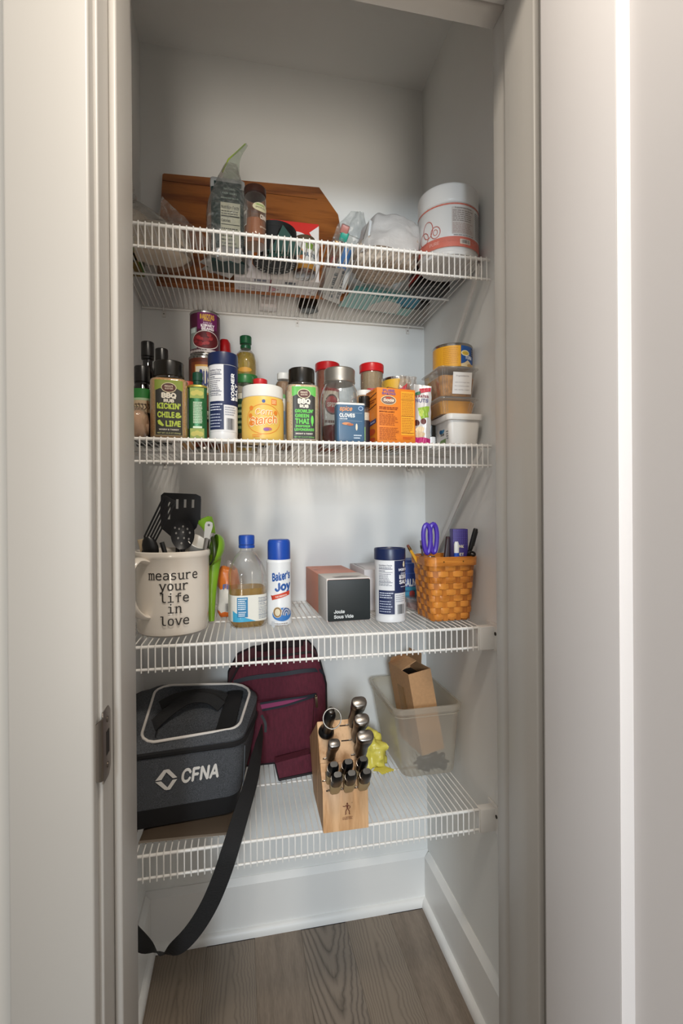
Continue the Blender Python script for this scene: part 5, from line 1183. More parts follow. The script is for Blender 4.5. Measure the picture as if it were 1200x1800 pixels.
redjar('red lidded seasoning jar half hidden behind the glass mason jar', 554, 596, 640, 1.22, ('red_brown_spice', '#8c4a30', .95, 0, .2, 500))
redjar('red lidded seasoning jar standing behind the orange box', 632, 673, 642, 1.17, ('grey_brown_spice', '#8f7a5c', .95, 0, .2, 500))
# mason jar
x, w, h = fit(562, 630, 645, 1.105, S2); r = w*.49
t = thing('mason_jar', 'glass mason jar with grey screw lid and some dark red syrup', 'jar', (x, 1.105, S2)); zz = lambda py: at(595, py, 1.08).z-S2
hb2 = zz(670); h = zz(645)
B().lathe([(r*.80, 0), (r*.93, .002), (r*.98, .008), (r, .02), (r, hb2*.70), (r*.97, hb2*.80), (r*.88, hb2*.90), (r*.76, hb2*.97), (r*.74, hb2), (r*.74, h-.006)], 44).build('jar', film('mason_glass', '#fafcfb', '#eef2f1', .05, .85, .05, streak=.06, wscale=40), t)
B().lathe([(r*.8, .003), (r*.92, .008), (r*.95, .018), (r*.95, zz(748))], 40).build('syrup', mat('red_syrup', '#4a0b0d', .15), t)
b = B(); R = r*.80
b.lathe([(R*.95, hb2-.001), (R, hb2), (R*1.02, hb2+.002), (R*.985, hb2+.005), (R*1.0, hb2+.008), (R*.985, hb2+.011), (R*1.0, h-.005), (R*.985, h-.002), (R*.93, h), (R*.86, h), (R*.84, h-.001), (.001, h-.001)], 44, cap1=False); b.build('lid', mat('zinc_lid', '#aaa59d', .38, .85), t)
# cloves tin
x, w, h = fit(588.5, 639, 710.5, 1.032, S2)
t = thing('cloves_tin', 'small slate blue cloves tin with white top in front of the mason jar', 'tin', (x, 1.032, S2), rz=.03)
d = .030; SLATE = mat('slate_blue_tin', '#41607c', .35)
B().rbox(w*.98, d, 0, h-.004, .006, .0008).build('tin', SLATE, t); B().rbox(w*.985, d*1.01, h-.0045, h, .006, .0012).build('lid', mat('white_lid'), t)
p = Print(on_front(-d/2), .05, .0004); u = w*.40
p.text('spice', -u, h*.79, h*.11, '#d8935a', bold=.03, al='l', shear=.2, width=w*.42); p.oval(u*.82, h*.86, w*.085, h*.055, '#a9c0d8'); p.oval(u*.82, h*.86, w*.065, h*.04, '#35557c')
p.rect(-u, h*.735, u*.95, h*.74, '#a9b6c2'); p.text('CLOVES', -u, h*.63, h*.085, '#e6e6e2', bold=.05, al='l', width=w*.52); p.text('GROUND', -u, h*.565, h*.035, '#cdd4da', bold=.03, al='l'); p.rect(-u, h*.53, u*.95, h*.535, '#a9b6c2')
p.oval(-u*.4, h*.46, w*.16, h*.035, '#c9875a'); p.oval(-u*.1, h*.44, w*.12, h*.03, '#a8603c'); p.oval(u*.45, h*.38, w*.035, h*.09, '#d8cdb8'); p.lines(u*.2, h*.07, u*.9, h*.2, 2, '#b9c6d2', .45); p.build('printed_label', t)
# small black capped bottle beside it
x, w, h = fit(631, 650, 697, 1.065, S2); r = w*.5
t = thing('herb_bottle', 'slim black capped herb bottle squeezed between cloves tin and orange box', 'spice jar', (x, 1.068, S2), 0, 'small spice jars')
B().lathe([(r*.93, 0), (r*.98, .002), (r*.98, h*.72), (r*.85, h*.78)], 24).build('bottle', GLASS, t); B().lathe([(r*.9, .002), (r*.92, .004), (r*.92, h*.66)], 24).build('herbs', mat('pale_herb', '#c9bfae', .95, var=.15, scale=400), t)
b = B(); fcap(b, r, h*.77, h); b.build('cap', CAPB, t); p = Print(on_cyl(r*.98), .0018, .0004); p.rect(-r*1.4, h*.05, r*1.4, h*.5, '#241d24'); p.rect(-r*1.2, h*.08, -r*.1, h*.36, '#7fae4a'); p.build('printed_label', t)
x, w, h = fit(628, 654, 687, 1.12, S2); r = w*.5
t = thing('white_lid_jar', 'plain jar with white lid behind the slim black capped bottle', 'jar', (x, 1.125, S2))
B().lathe([(r*.95, 0), (r, .002), (r, h-.014), (r*.95, h-.012)], 24).build('jar', mat('tan_plastic'), t); b = B(); fcap(b, r*1.02, h-.013, h); b.build('lid', mat('white_lid'), t)
# orange box
A = at(663, 780, 1.022); C_ = at(730, 779, 1.034); t = thing('orange_box', 'orange baking soda style box with an oval emblem, flap open on top', 'box', (A.x, A.y, S2), rz=math.atan2(C_.y-A.y, C_.x-A.x))
w = (C_-A).length; d = .064; h = at(663, 680, 1.022).z-S2
ORG = mat('orange_card', '#d97a1f', .5, var=.03, scale=30)
B().rbox(w, d, 0, h-.0005, .001, .0006, w/2, d/2, n=2).build('carton', ORG, t)
b = B(); b.loft([[(w*.35, y, h), (w, y, h-.002), (w, y+.0006, h-.001), (w*.35, y+.0006, h+.006)] for y in (.012, d*.8)]); b.build('open_flap', mat('kraft_card2', '#8a5a2c', .8), t)
p = Print(lambda u, v, z: (u, -z, v), .1, .0003); br = '#8a3c1c'
p.rect(w*.62, h*.16, w*.965, h*.955, '#e0a02c'); p.lines(w*.64, h*.5, w*.95, h*.93, 16, '#b0631c', .45, .1); p.lines(w*.64, h*.18, w*.95, h*.48, 10, '#b0631c', .45, .3, seed=5)
for v in (.80, .50, .20): p.rect(w*.62, h*v, w*.965, h*(v+.006), '#7c4a1c')
p.text('PURE', w*.30, h*.93, h*.04, '#7a5a8c', bold=.05, width=w*.30); p.text('BAKING', w*.30, h*.875, h*.04, '#7a5a8c', bold=.05, width=w*.34)
p.oval(w*.29, h*.775, w*.20, h*.085, '#d9c39a'); p.oval(w*.29, h*.775, w*.18, h*.072, '#5a4a4c'); p.oval(w*.29, h*.775, w*.165, h*.06, '#8c7468'); p.text('Soda', w*.29, h*.755, h*.05, '#e8d8c4', bold=.04, shear=.2, width=w*.26); p.poly([(w*.2, h*.80), (w*.38, h*.80), (w*.33, h*.835), (w*.25, h*.835)], '#b04a32')
p.lines(w*.05, h*.60, w*.55, h*.66, 2, br, .55, .1); p.text('BRIGHTER LAUNDRY', w*.05, h*.555, h*.022, '#5a2414', bold=.03, al='l', width=w*.4); p.lines(w*.05, h*.32, w*.56, h*.535, 8, br, .35, .3, seed=2); p.lines(w*.05, h*.06, w*.56, h*.29, 9, br, .35, .2, seed=8); p.lines(w*.66, h*.08, w*.92, h*.13, 2, '#c1481c', .5); p.build('printed_front', t)
p = Print(lambda u, v, z: (-z, d-u, v), .1, .0003)
p.rect(d*.2, h*.955, d*.8, h*.963, br)
for v in (.86, .66): p.poly([(d*.25, h*v), (d*.95, h*(v+.05)), (d*.95, h*(v+.035)), (d*.25, h*(v-.015))], '#3a1c10')
p.lines(d*.15, h*.74, d*.95, h*.82, 2, br, .5); p.poly([(d*.1, h*.41), (d*.92, h*.45), (d*.92, h*.37), (d*.1, h*.33)], '#2a2f68'); p.text('CLEAN', d*.5, h*.375, h*.03, '#d8d6e4', rot=.04, width=d*.6); p.oval(d*.5, h*.22, d*.36, h*.06, '#c1481c'); p.oval(d*.5, h*.08, d*.36, h*.04, '#c1481c'); p.build('printed_side', t)
# yellow can and bag behind the orange box
x, w, h = fit(672, 722, 668, 1.20, S2)
def yel(p, R, h): wrap(p, R, h, '#d8a934'); p.rect(-R*.2, h*.3, R*.8, h*.7, '#b8822a')
can('food_can', 'yellow can tucked behind the orange box', x, 1.20, S2, w*.5, h, yel)
x, w, h = fit(695, 742, 653, 1.11, S2)
t = thing('chip_bag', 'clear crumpled bag with red striped corner behind the orange box', 'bag', (x+.002, 1.135, S2), rz=.15)
b = B()
def cb(s):
    def f(u, v):
        X = (u-.5)*.062*(1-.25*v); e = min(1, 6*min(u, 1-u)); Zz = v*h*.98; return (X+.20*(Zz-.075)*.25+.003*noise.noise(Vector((v*9, u*6, 2))), s*(.017*e*(1-v*.85))+.005*noise.noise(Vector((u*8, v*8, s))), Zz)
    return f
b.grid(cb(-1), 18, 26).grid(cb(1), 18, 26); b.build('bag', film('chip_film', '#f2f0ee', '#d8d6d4', .35, .6, .12, wrinkle=.9, wscale=50), t, sharp=60)
p = Print(lambda u, v, z: Vector(cb(-1)(u, v))+Vector((0, -z, 0)), .12, .0006)
p.poly([(.0, .80), (.42, .90), (.50, .70), (.0, .60)], '#b5333a'); p.poly([(.46, .88), (.50, .885), (.58, .68), (.54, .675)], '#b5333a'); p.build('red_print', t)
# trail mix pouch
x, w, h = fit(727, 753, 672, 1.045, S2); t = thing('trail_mix_pouch', 'slim silver pouch printed with dates and nuts, pink base, beside the orange box', 'pouch', (x+.003, 1.055, S2), rz=-.5)
b = B()
def tp(s):
    def f(u, v): e = min(1, 5*min(u, 1-u)); return ((u-.5)*.040+.004*v+.002*noise.noise(Vector((v*7, 3, u))), s*.013*e*(1-v**3*.95)+.002*noise.noise(Vector((u*8, v*8, s+4))), v*h*(1-.06*u*v))
    return f
b.grid(tp(-1), 12, 20).grid(tp(1), 12, 20); b.build('pouch', mat('silver_pouch', '#c9c6c4', .35, .3, bump=.3, bscale=90), t, sharp=60)
p = Print(lambda u, v, z: Vector(tp(-1)(u, v))+Vector((0, -z, 0)), .1, .0005)
p.poly([(0, .02), (1, .02), (1, .10), (0, .16)], '#b81f6a'); p.oval(.25, .36, .16, .05, '#4a1a12', 12); p.oval(.62, .38, .16, .05, '#5a2018', 12); p.oval(.45, .25, .25, .05, '#d8c4a0', 12); p.oval(.4, .17, .35, .05, '#c9b08c', 12); p.poly([(.3, .60), (.95, .64), (.9, .45), (.5, .42)], '#8fb03c'); p.oval(.5, .52, .15, .06, '#b8cc5c', 12)
p.text('NUTS', .5, .70, .055, '#6a6a8c', bold=.04, width=.7); p.text('& DATES', .5, .78, .04, '#8c3a4a', bold=.03, width=.7); p.poly([(.35, .93), (.98, .97), (.98, .90), (.35, .85)], '#b5243a'); p.poly([(.05, .85), (.5, .90), (.4, .83), (.05, .80)], '#2c6a4a'); p.build('printed_label', t)
x, w, h = fit(751, 768, 748, 1.10, S2); t = thing('white_tin', 'tiny black lidded white tin in the shadow left of the white tub', 'tin', (x-.003, 1.105, S2))
b = B(); cyl(b, w*.5, 0, h*.5); b.build('tin', mat('white_enamel'), t); b = B(); cyl(b, w*.51, h*.5+.0003, h); b.build('lid', CAPB, t)

# the stack at the right: white tub, two clear boxes, flat can
zb0 = S2; tub_h = at(820, 729, 1.03).z-S2
t = thing('white_tub', 'square white lidded tub, bottom of the stack at right of the spice shelf', 'tub', (.4945, 1.077, zb0))
WT = mat('white_tub_plastic', '#dcd8d2', .4, bump=.08, bscale=120)
B().rbox(.078, .112, 0, tub_h-.010, .010, .003, taper=.005).build('tub', WT, t); b = B(); b.rbox(.087, .121, tub_h-.014, tub_h, .012, .002); b.build('lid', mat('white_tub_lid', '#e0ddd8', .35), t)
p = Print(lambda u, v, z: (-.0352-z-.0008-(v-.03)*.075, -u, v), .05, .0006)
p.oval(.012, tub_h*.55, .013, .008, '#3f86b0'); p.oval(.004, tub_h*.5, .008, .005, '#2c5f8c'); p.text('blue', .012, tub_h*.36, .007, '#3a3a38', bold=.03); p.poly([(-.012, tub_h*.08), (.026, tub_h*.08), (.03, tub_h*.25), (.0, tub_h*.22)], '#6a8a3c'); p.lines(-.035, tub_h*.2, -.022, tub_h*.55, 5, '#5a5a58', .4); p.lines(.034, tub_h*.2, .045, tub_h*.5, 4, '#5a5a58', .4); p.build('printed_side', t)
CL = film('deli_clear', '#ffffff', '#f4f2ee', .10, .6, .06)
def deli(label, z, h, fill, lab, x=.4845, y=1.085, w=.096, d=.112):
    t = thing('deli_box', label, 'container', (x, y, z), 0, 'clear deli boxes in the stack'); b = B()
    secs = []
    for q, zz_ in ((0, .0), (.03, .001), (.1, .004), (1, h-.006)):
        ww, dd = lerp(w*.80, w*.96, q), lerp(d*.80, d*.96, q); secs.append([(a, c, zz_) for a, c in rpoly([(ww/2, dd/2), (-ww/2, dd/2), (-ww/2, -dd/2), (ww/2, -dd/2)], .012, 4)])
    b.loft(secs, True, False); b.build('box', CL, t)
    for sx in (-1, 1):
        for u in (.30, .36, .42): B().tube([(sx*w*(u*.84), -d*.402, .004), (sx*w*u, -d*.482, h-.008)], .0009, 5).build('rib', CL, t)
    b = B(); b.rbox(w*1.06, d*1.06, h-.006, h-.0045, .014, .0004); b.rbox(w*.95, d*.95, h-.0045, h, .012, .0015); b.build('lid', CL, t)
    b = B(); b.loft([[(a, c, z_) for a, c in rrect(w*k, d*k, .012, 4)] for z_, k in ((.0025, .79), (.006, .81), (fill[0]*.85, .88), (fill[0], .80))]); b.build('food', fill[1], t)
    if lab:
        p = Print(lambda u, v, zf: (u, -d*.405-zf-v*d*.085/h, v), .05, .0014); p.rect(-.014, h*.10, .032, h*.80, '#dedad6')
        p.text('Ingredients', .009, h*.66, .0032, '#6a5a62', bold=.0, width=.032)
        for k, s_ in enumerate(('sugar, brown sugar, oats,', 'flour, cinnamon, butter,', 'salt, vanilla, cream')): p.text(s_, .009, h*(.46-.12*k), .0024, '#6a5a62', bold=0, width=.036)
        p.build('paper_label', t)
    return t
zA = zb0+tub_h+.0006; zB = at(800, 703, 1.065).z; zC = at(800, 651, 1.065).z
deli('clear box of orange food, middle of the stack on the white tub', zA, zB-zA, ((zB-zA)*.80, mat('orange_food', '#c98a1c', .6, var=.12, scale=60)), 0)
deli('clear box with a white paper label, upper of the two clear boxes', zB+.0005, zC-zB-.0005, ((zC-zB)*.72, mat('brown_food', '#a8763c', .8, var=.35, scale=110)), 1)
x, w, h = fit(762, 827, 614, 1.10, zC+.0005)
def tuna(p, R, h):
    wrap(p, R, h, '#d79a22'); p.lines(-R*.9, h*.2, -R*.12, h*.85, 9, '#c1801a', .4, .1); p.rect(0, .006, R*1.3, h-.006, '#1e4f92'); p.oval(R*.27, h*.62, R*.26, h*.11, '#e0d8a8'); p.oval(R*.27, h*.62, R*.2, h*.075, '#c9a83c'); p.text('TUNA', R*.50, h*.40, h*.13, '#e2e4ea', bold=.05, width=R*.5); p.rect(R*.68, h*.55, R*1.1, h*.85, '#141a3a'); p.lines(R*.72, h*.58, R*1.05, h*.82, 3, '#8c94b0', .4)
    p.poly([(R*.0, .006), (R*1.2, .006), (R*1.2, h*.30), (R*.7, h*.22), (R*.4, h*.36), (R*.2, h*.25), (0, h*.2)], '#d8c49c'); p.oval(R*.6, h*.16, R*.25, h*.07, '#b8945c')
can('food_can', 'flat yellow and blue can on top of the clear boxes', x, 1.10, zC+.0008, w*.5, h, tuna)
# ------------------------------------------------------------------ shelf 1, seen from below
# cutting board against the wall
A, B1, C1, D1 = at(286, 306, 1.385), at(561, 328, 1.385), at(592, 384, 1.375), at(600, 470, 1.355)
ACACIA = wood('acacia_board', '#5a2410', '#a8642c', axis=0, scale=7, rough=.4, dist=7, coat=.15)
bz = S1; x0, x1 = A.x, C1.x; ht = A.z-bz
t = thing('cutting_board', 'big reddish brown wooden cutting board with cut corner leaning on the back wall', 'cutting board', (x0, 1.274, bz+.003), rx=-.315)
k = .985/math.cos(.315); cx = B1.x-x0; P = [(0, 0), (x1-x0+.01, 0), (x1-x0+.012, (C1.z-bz)*k*.4), (x1-x0, (C1.z-bz)*k), (cx, (B1.z-bz)*k), (.004, ht*k), (0, ht*k-.004)]
Q = lambda s_: [((u-.14)*s_+.14, (v-.08)*s_+.08) for u, v in P]
b = B(); b.loft([[(u, y, v) for u, v in Q(s_)] for y, s_ in ((-.007, .99), (-.006, 1), (.006, 1), (.007, .99))]); b.build('board', ACACIA, t)
b = B(); v0 = ht*k-.028; b.box(.002, -.0074, v0, cx*.98, -.0068, v0+.0012); b.build('glue_line', mat('dark_glue_line', '#3a1608', .6), t)
# flour bag at the left
FILM = film('zip_bag_film', '#f6f6f4', '#e6e4e0', .17, .8, .1, wrinkle=1, wscale=40, streak=.28)
c = on(318, 452, S1); t = thing('flour_bag', 'big clear bag slumped over flour at the left end of the top shelf', 'bag', (c.x-.03, c.y+.02, S1))
FL = mat('flour', '#d8c9b8', .9, bump=.4, bscale=50)
blob('flour', (-.022, .004, .036), (.072, .050, .039), FL, t, .16, 22, 36, 20, flat=-.0355, seed=4, pw=.85)
ztop = at(250, 332, 1.09).z-S1; zfl = at(262, 364, 1.10).z-S1
blob('flour_heap', (-.075, -.005, zfl*.5), (.040, .046, zfl*.55), FL, t, .12, 22, 28, 18, flat=-zfl*.5, seed=6, pw=.8)
b = B()
def fb(u, v):
    a = 2*PI*u; q = v; r = lerp(1.0, .05, q**2.2); wv = 1+.08*noise.noise(Vector((math.cos(a)*2, math.sin(a)*2, q*4)))
    X = -.034-.050*q+.086*r*wv*math.cos(a); return (max(X, XL+.028-t.location.x), .066*r*wv*math.sin(a), .001+ztop*1.08*q**.85)
b.grid(fb, 44, 22); b.build('bag', FILM, t, sharp=60)
blob('bag_neck', (-.088, .01, ztop*1.06+.016), (.020, .012, .034), film('neck_film', '#f3f3f1', '#dcdad6', .25, .7, .1, wrinkle=1, wscale=60), t, .4, 40, 20, 16, seed=9)
b = B()   # loose film fanning out to the right
q0_, q1_, q2_ = at(285, 345, 1.075)-t.location, at(372, 440, 1.06)-t.location, at(330, 470, 1.05)-t.location
q1_.z = max(q1_.z, .004)
b.grid(lambda u, v: q0_.lerp(q1_, u).lerp(Vector((q0_.x-.02, -.03, q0_.z-.05)).lerp(Vector((q1_.x-.03, -.05, .004)), u), v)+Vector((0, .008*noise.noise(Vector((u*6, v*5, 2))), .006*noise.noise(Vector((u*7, v*6, 1))) if v < .95 else 0)), 22, 10); b.build('loose_film', FILM, t, sharp=60)
# yellow box at the far left
t = thing('slim_carton', 'narrow dark yellow carton with a green foot against the left wall', 'box', (XL+.022, 1.16, S1))
hh = at(244, 400, 1.08).z-S1
B().rbox(.036, .15, 0, hh+.02, .001, .0006, n=2).build('carton', mat('mustard_card', '#7a5f1e', .5), t); B().rbox(.0366, .1506, .0002, .022, .001, .0006, n=2).build('green_band', mat('green_card', '#4c8a2c', .5), t)
B().rbox(.0364, .1504, .0222, .035, .001, .0004, n=2).build('black_band', mat('black_card', '#16130f', .5), t)
# coffee pouch in a zip bag
xl, yb_ = on(392, 500, S1), None
c = on(392, 470, S1); Yc = c.y
x, w, h = fit(357, 436, 306, Yc-.02, S1)
t = thing('coffee_pouch', 'dark green foil pouch with nutrition label standing inside a clear zip bag', 'pouch', (x+.003, Yc, S1), rz=.05)
PG = mat('dark_green_foil', '#1f3a38', .32, .2, bump=.25, bscale=40); w_ = .074; dp = .05; hp_ = h
b = B(); secs = []
for q in (0, .02, .1, .3, .5, .7, .85, .95, 1):
    d_ = dp*(1 if q < .6 else lerp(1, .55, (q-.6)/.4)); secs.append([(a+.002*noise.noise(Vector((q*8, a*50, 1))), e+.002*noise.noise(Vector((q*7, a*40, 4))), q*hp_*.93) for a, e in rrect(w_, d_, .007, 3)])
b.loft(secs); b.build('pouch', PG, t)
b = B(); b.loft([[(a, e*.9, z) for a, e in rrect(w_*k, dp*.56*k2, .006, 3)] for z, k, k2 in ((hp_*.86, 1.03, 1.25), (hp_*.93, 1.05, 1.1), (hp_*.98, 1.03, .8), (hp_, 1.0, .4))]); b.build('folded_top', mat('pale_foil', '#b9bcbc', .35, .4, bump=.6, bscale=60), t)
p = Print(on_front(-dp/2-.0022), .05, .0006); nutrition(p, -w_*.22, hp_*.02, w_*.36, hp_*.66, '#3a3c34', '#d2cfb8'); p.text('NATURAL', w_*.05, hp_*.80, .004, '#a9b8ae', bold=.02); p.text('FAIR TRADE', w_*.05, hp_*.75, .004, '#a9b8ae', bold=.02); p.text('BREAKFAST BLEND', w_*.05, hp_*.70, .003, '#a9b8ae', bold=.02); p.build('printed_label', t)
blob('crumpled_foot', (-.002, .004, .014), (w_*.60, dp*1.0, .014), mat('dull_foil', '#c4c2c0', .35, .45, bump=.6, bscale=70), t, .5, 70, 30, 14, seed=12, flat=-.0136, pw=.8)
b = B()
def zb(u, v):
    a = 2*PI*u; q = v; r = lerp(1.0, .30, max(0, (q-.55)/.45)**1.2); wob = 1+.06*noise.noise(Vector((math.cos(a)*2.5, math.sin(a)*2.5, q*5)))
    sx = w_*.62*r*wob; X = sx*math.copysign(abs(math.cos(a))**.6, math.cos(a)); Y = dp*.80*r*wob*math.copysign(abs(math.sin(a))**.6, math.sin(a)); return (X+.012*q*q-.004, Y, q*hp_*1.16+.001)
b.grid(zb, 40, 20); b.build('zip_bag', FILM, t, sharp=60)
b = B()
tp_ = [at(404, 318, Yc), at(407, 290, Yc), at(415, 272, Yc), at(431, 252, Yc)]; L0 = Vector((x+.003, Yc, S1)); pts = smooth([q-L0 for q in tp_], 6); K = len(pts)
b.add([pt+Vector((lerp(.022, .002, (i/(K-1))**.8)*s_+.004, .004*s_, 0)) for i, pt in enumerate(pts) for s_ in (-1, 1)], [(2*i, 2*i+1, 2*i+3, 2*i+2) for i in range(K-1)]); b.build('bag_corner', film('corner_film', '#e8efe6', '#c9d6c4', .35, .6, .1), t)
B().tube([pts[3]+Vector((-.018, -.001, 0)), pts[8]+Vector((-.010, -.001, .002)), pts[-5]+Vector((-.002, -.001, 0)), pts[-1]], .0016, 6).build('zip_strip', mat('yellow_green_zip', '#9fb83c', .4), t)
# cinnamon jar
c = on(451, 425, S1); Yj = at(448, 420, 1.06).y
x, w, h = fit(428, 468, 331, 1.045, S1); r = w*.5
t = thing('cinnamon_jar', 'tall glass jar half full of cinnamon with brown cap on the top shelf', 'spice jar', (x, 1.05, S1)); zz = lambda py: at(448, py, 1.03).z-S1
B().lathe([(r*.93, 0), (r, .002), (r, h*.80), (r*.92, h*.86), (r*.86, h*.885)], 36).build('jar', GLASS, t); B().lathe([(r*.9, .002), (r*.95, .004), (r*.95, zz(382))], 36).build('cinnamon', mat('cinnamon', '#9a5f3c', .95, var=.1, scale=400), t)
b = B(); fcap(b, r*.97, h*.88, h, ribs=36); b.build('cap', mat('brown_cap', '#3a2018', .35), t)
p = Print(on_cyl(r), .0018, .0004); p.rect(-r*1.45, h*.30, -r*.85, h*.55, '#b9b2a8'); p.bars(-r*1.4, h*.32, -r*.9, h*.5, '#4a4440'); p.oval(r*.5, h*.60, r*.75, h*.075, '#cfc7a2'); p.text('ORGANIC', r*.45, h*.62, h*.028, '#6f9a3c', bold=.04, width=r*.85); p.text('SPICE CO', r*.45, h*.575, h*.024, '#5a5a3a', bold=.03, width=r*.9)
p.text('CINN', r*.72, h*.40, h*.07, '#e3d6c6', bold=.05, width=r*.62); p.text('ground', r*.72, h*.25, h*.03, '#d9c4ae', bold=.02); p.build('printed_label', t)
# red and white box, and white boxes beside it
c0, c1 = on(478, 531, S1), on(560, 532, S1)
c0 = on(480, 522, S1)
x, w, h = fit(475, 560, 390, 1.185, S1)
t = thing('cracker_box', 'red and white food box with pink triangles on its underside', 'box', (x, 1.185, S1))
B().rbox(w, .075, 0, h, .001, .0006, 0, .0375, n=2).build('carton', mat('white_card3', '#dcd6d4', .5), t)
p = Print(on_front(0), .1); p.rect(-w/2, h*.74, w/2, h, '#c9281f'); p.poly([(w*.5, h*.97), (w*.5, h*.60), (w*.30, h*.84)], '#e3ddda'); p.oval(w*.02, h*.62, w*.34, h*.22, '#e6e2de', 30); p.oval(w*.05, h*.52, w*.30, h*.18, '#7a6a52', 30); p.rect(-w/2, 0, w/2, h*.35, '#ddd6d2')
p.text('BETTER', -w*.40, h*.87, h*.05, '#f0e2de', bold=.05, al='l'); p.text('CRISP', -w*.40, h*.80, h*.045, '#f0e2de', bold=.05, al='l'); p.build('printed_front', t)
p = Print(lambda u, v, z: (u, v, -z), .1); p.rect(-w*.49, .002, w*.49, .073, '#d6d0ce'); p.line([(-w*.49, .006), (-w*.5, .072)], .003, '#7a1420'); p.poly([(-w*.46, .044), (-w*.46, .070), (-w*.30, .057)], '#c98a96'); p.line([(-w*.46, .044), (-w*.30, .057), (-w*.46, .070)], .0014, '#4a2a34'); p.line([(w*.46, .044), (w*.34, .057), (w*.46, .070)], .0012, '#6a4a54'); p.rect(-w*.2, .010, w*.02, .022, '#4a4a50'); p.build('printed_label', t)
x2, w2, h2 = fit(412, 474, 445, 1.20, S1)
t = thing('white_box', 'white carton left of the red box, seen through the wires', 'box', (x2, 1.19, S1)); B().rbox(w2, .070, 0, h2, .001, .0006, 0, .035, n=2).build('carton', mat('white_card2'), t)
p = Print(lambda u, v, z: (u, v, -z), .1); p.rect(-w2*.49, .002, w2*.49, .068, '#d4ced0'); p.line([(-w2*.3, .02), (w2*.1, .05)], .001, '#8a8488'); p.rect(w2*.05, .004, w2*.4, .014, '#6a6a78'); p.lines(-w2*.4, .052, w2*.3, .064, 2, '#9a9498'); p.build('printed_label', t)
c = on(471, 544, S1); t = thing('small_white_block', 'small white packet near the back rail of the top shelf', 'packet', (c.x, max(c.y, 1.352), S1)); B().rbox(.05, .034, 0, .03, .008, .004).build('packet', mat('white_card3'), t); B().box(-.018, -.0176, .008, .018, -.0171, .02).build('label', mat('pale_print', '#bdb6b2', .6), t)
c = on(540, 546, S1); t = thing('hexagon_jar', 'dark hexagonal jar seen from below near the back rail', 'jar', (c.x+.004, 1.358, S1))
b = B(); hx = lambda r_, z: [(r_*math.cos(PI*k_/3+.3), r_*.85*math.sin(PI*k_/3+.3), z) for k_ in range(6)]
b.loft([hx(.026, 0), hx(.030, .004), hx(.030, .05), hx(.024, .056)]); b.build('jar', mat('smoky_glass', '#1b1d1c', .15, coat=.5), t); b = B(); fcap(b, .025, .056, .066); b.build('lid', CAPB, t); b = B(); b.loft([hx(.022, -.0004), hx(.020, -.0008)]); b.build('foot_ring', mat('smoky_grey', '#4c504e', .3), t)
# black tin with its printed foot, green folded card in front
c = on(483, 462, S1); t = thing('black_tin', 'round black tin with ring of white lettering on its underside', 'tin', (c.x, c.y+.006, S1)); R = .049
hbt = .072; B().lathe([(R*.97, 0), (R, .0015), (R, hbt-.012), (R*.98, hbt-.011)], 44).build('tin', mat('black_tin_paint', '#0b0b0b', .6), t); B().lathe([(R*1.01, hbt-.012), (R*1.015, hbt-.001), (R*.98, hbt)], 44).build('lid', mat('black_tin_paint'), t)
p = Print(lambda u, v, z: (u, v, -z), .05, .0002); word = 'AUTHENTIC KITCHEN '
for i, ch in enumerate(word+word[:8]):
    a = PI*1.05+i*PI*2/27
    if ch != ' ': p.text(ch, R*.80*math.cos(a), R*.80*math.sin(a), .0048, '#d8d8d4', bold=.04, rot=a-PI/2, xs=-1); p.z -= .00005
p.ring(0, 0, R*.62, R*.62, .0012, '#6a6a66'); p.ring(0, 0, R*.45, R*.40, .0016, '#8a8a84', a0=.4, a1=2.6); p.ring(.004, -.004, R*.3, R*.36, .0014, '#8a8a84', a0=3, a1=5.6); p.build('lettering', t)
B().tube([(R*1.0*math.cos(a), R*1.0*math.sin(a), .008) for a in [PI*.5+PI*k_/20 for k_ in range(0, 16)]], .005, 8).build('orange_band', mat('orange_print', '#c8702c', .5), t)
Yg = c.y-.05; g = [at(497, 395, Yg), at(536, 447, Yg+.004), at(470, 452, Yg+.004), at(473, 412, Yg+.002)]
t = thing('folded_card', 'folded dark green card standing before the black tin', 'card', (g[2].x, Yg, S1)); O2 = Vector((g[2].x, Yg, S1))
b = B(); PP = [q-O2 for q in (g[2], g[1], g[0])]; b.loft([[q+Vector((0, d_, 0)) for q in PP] for d_ in (0, .0012)]); b.build('front_leaf', mat('green_card2', '#0f4036', .5), t)
b = B(); PP = [q-O2 for q in (g[2], g[0], g[3])]; b.loft([[PP[0]+Vector((0, .0+d_, 0)), PP[1]+Vector((0, d_, 0)), PP[2]+Vector((0, .022+d_, 0))] for d_ in (.0014, .0026)]); b.build('side_leaf', mat('black_card'), t)
b = B(); b.box(.0, .0, 0, .05, .02, .002); b.build('foot', mat('green_card2'), t)
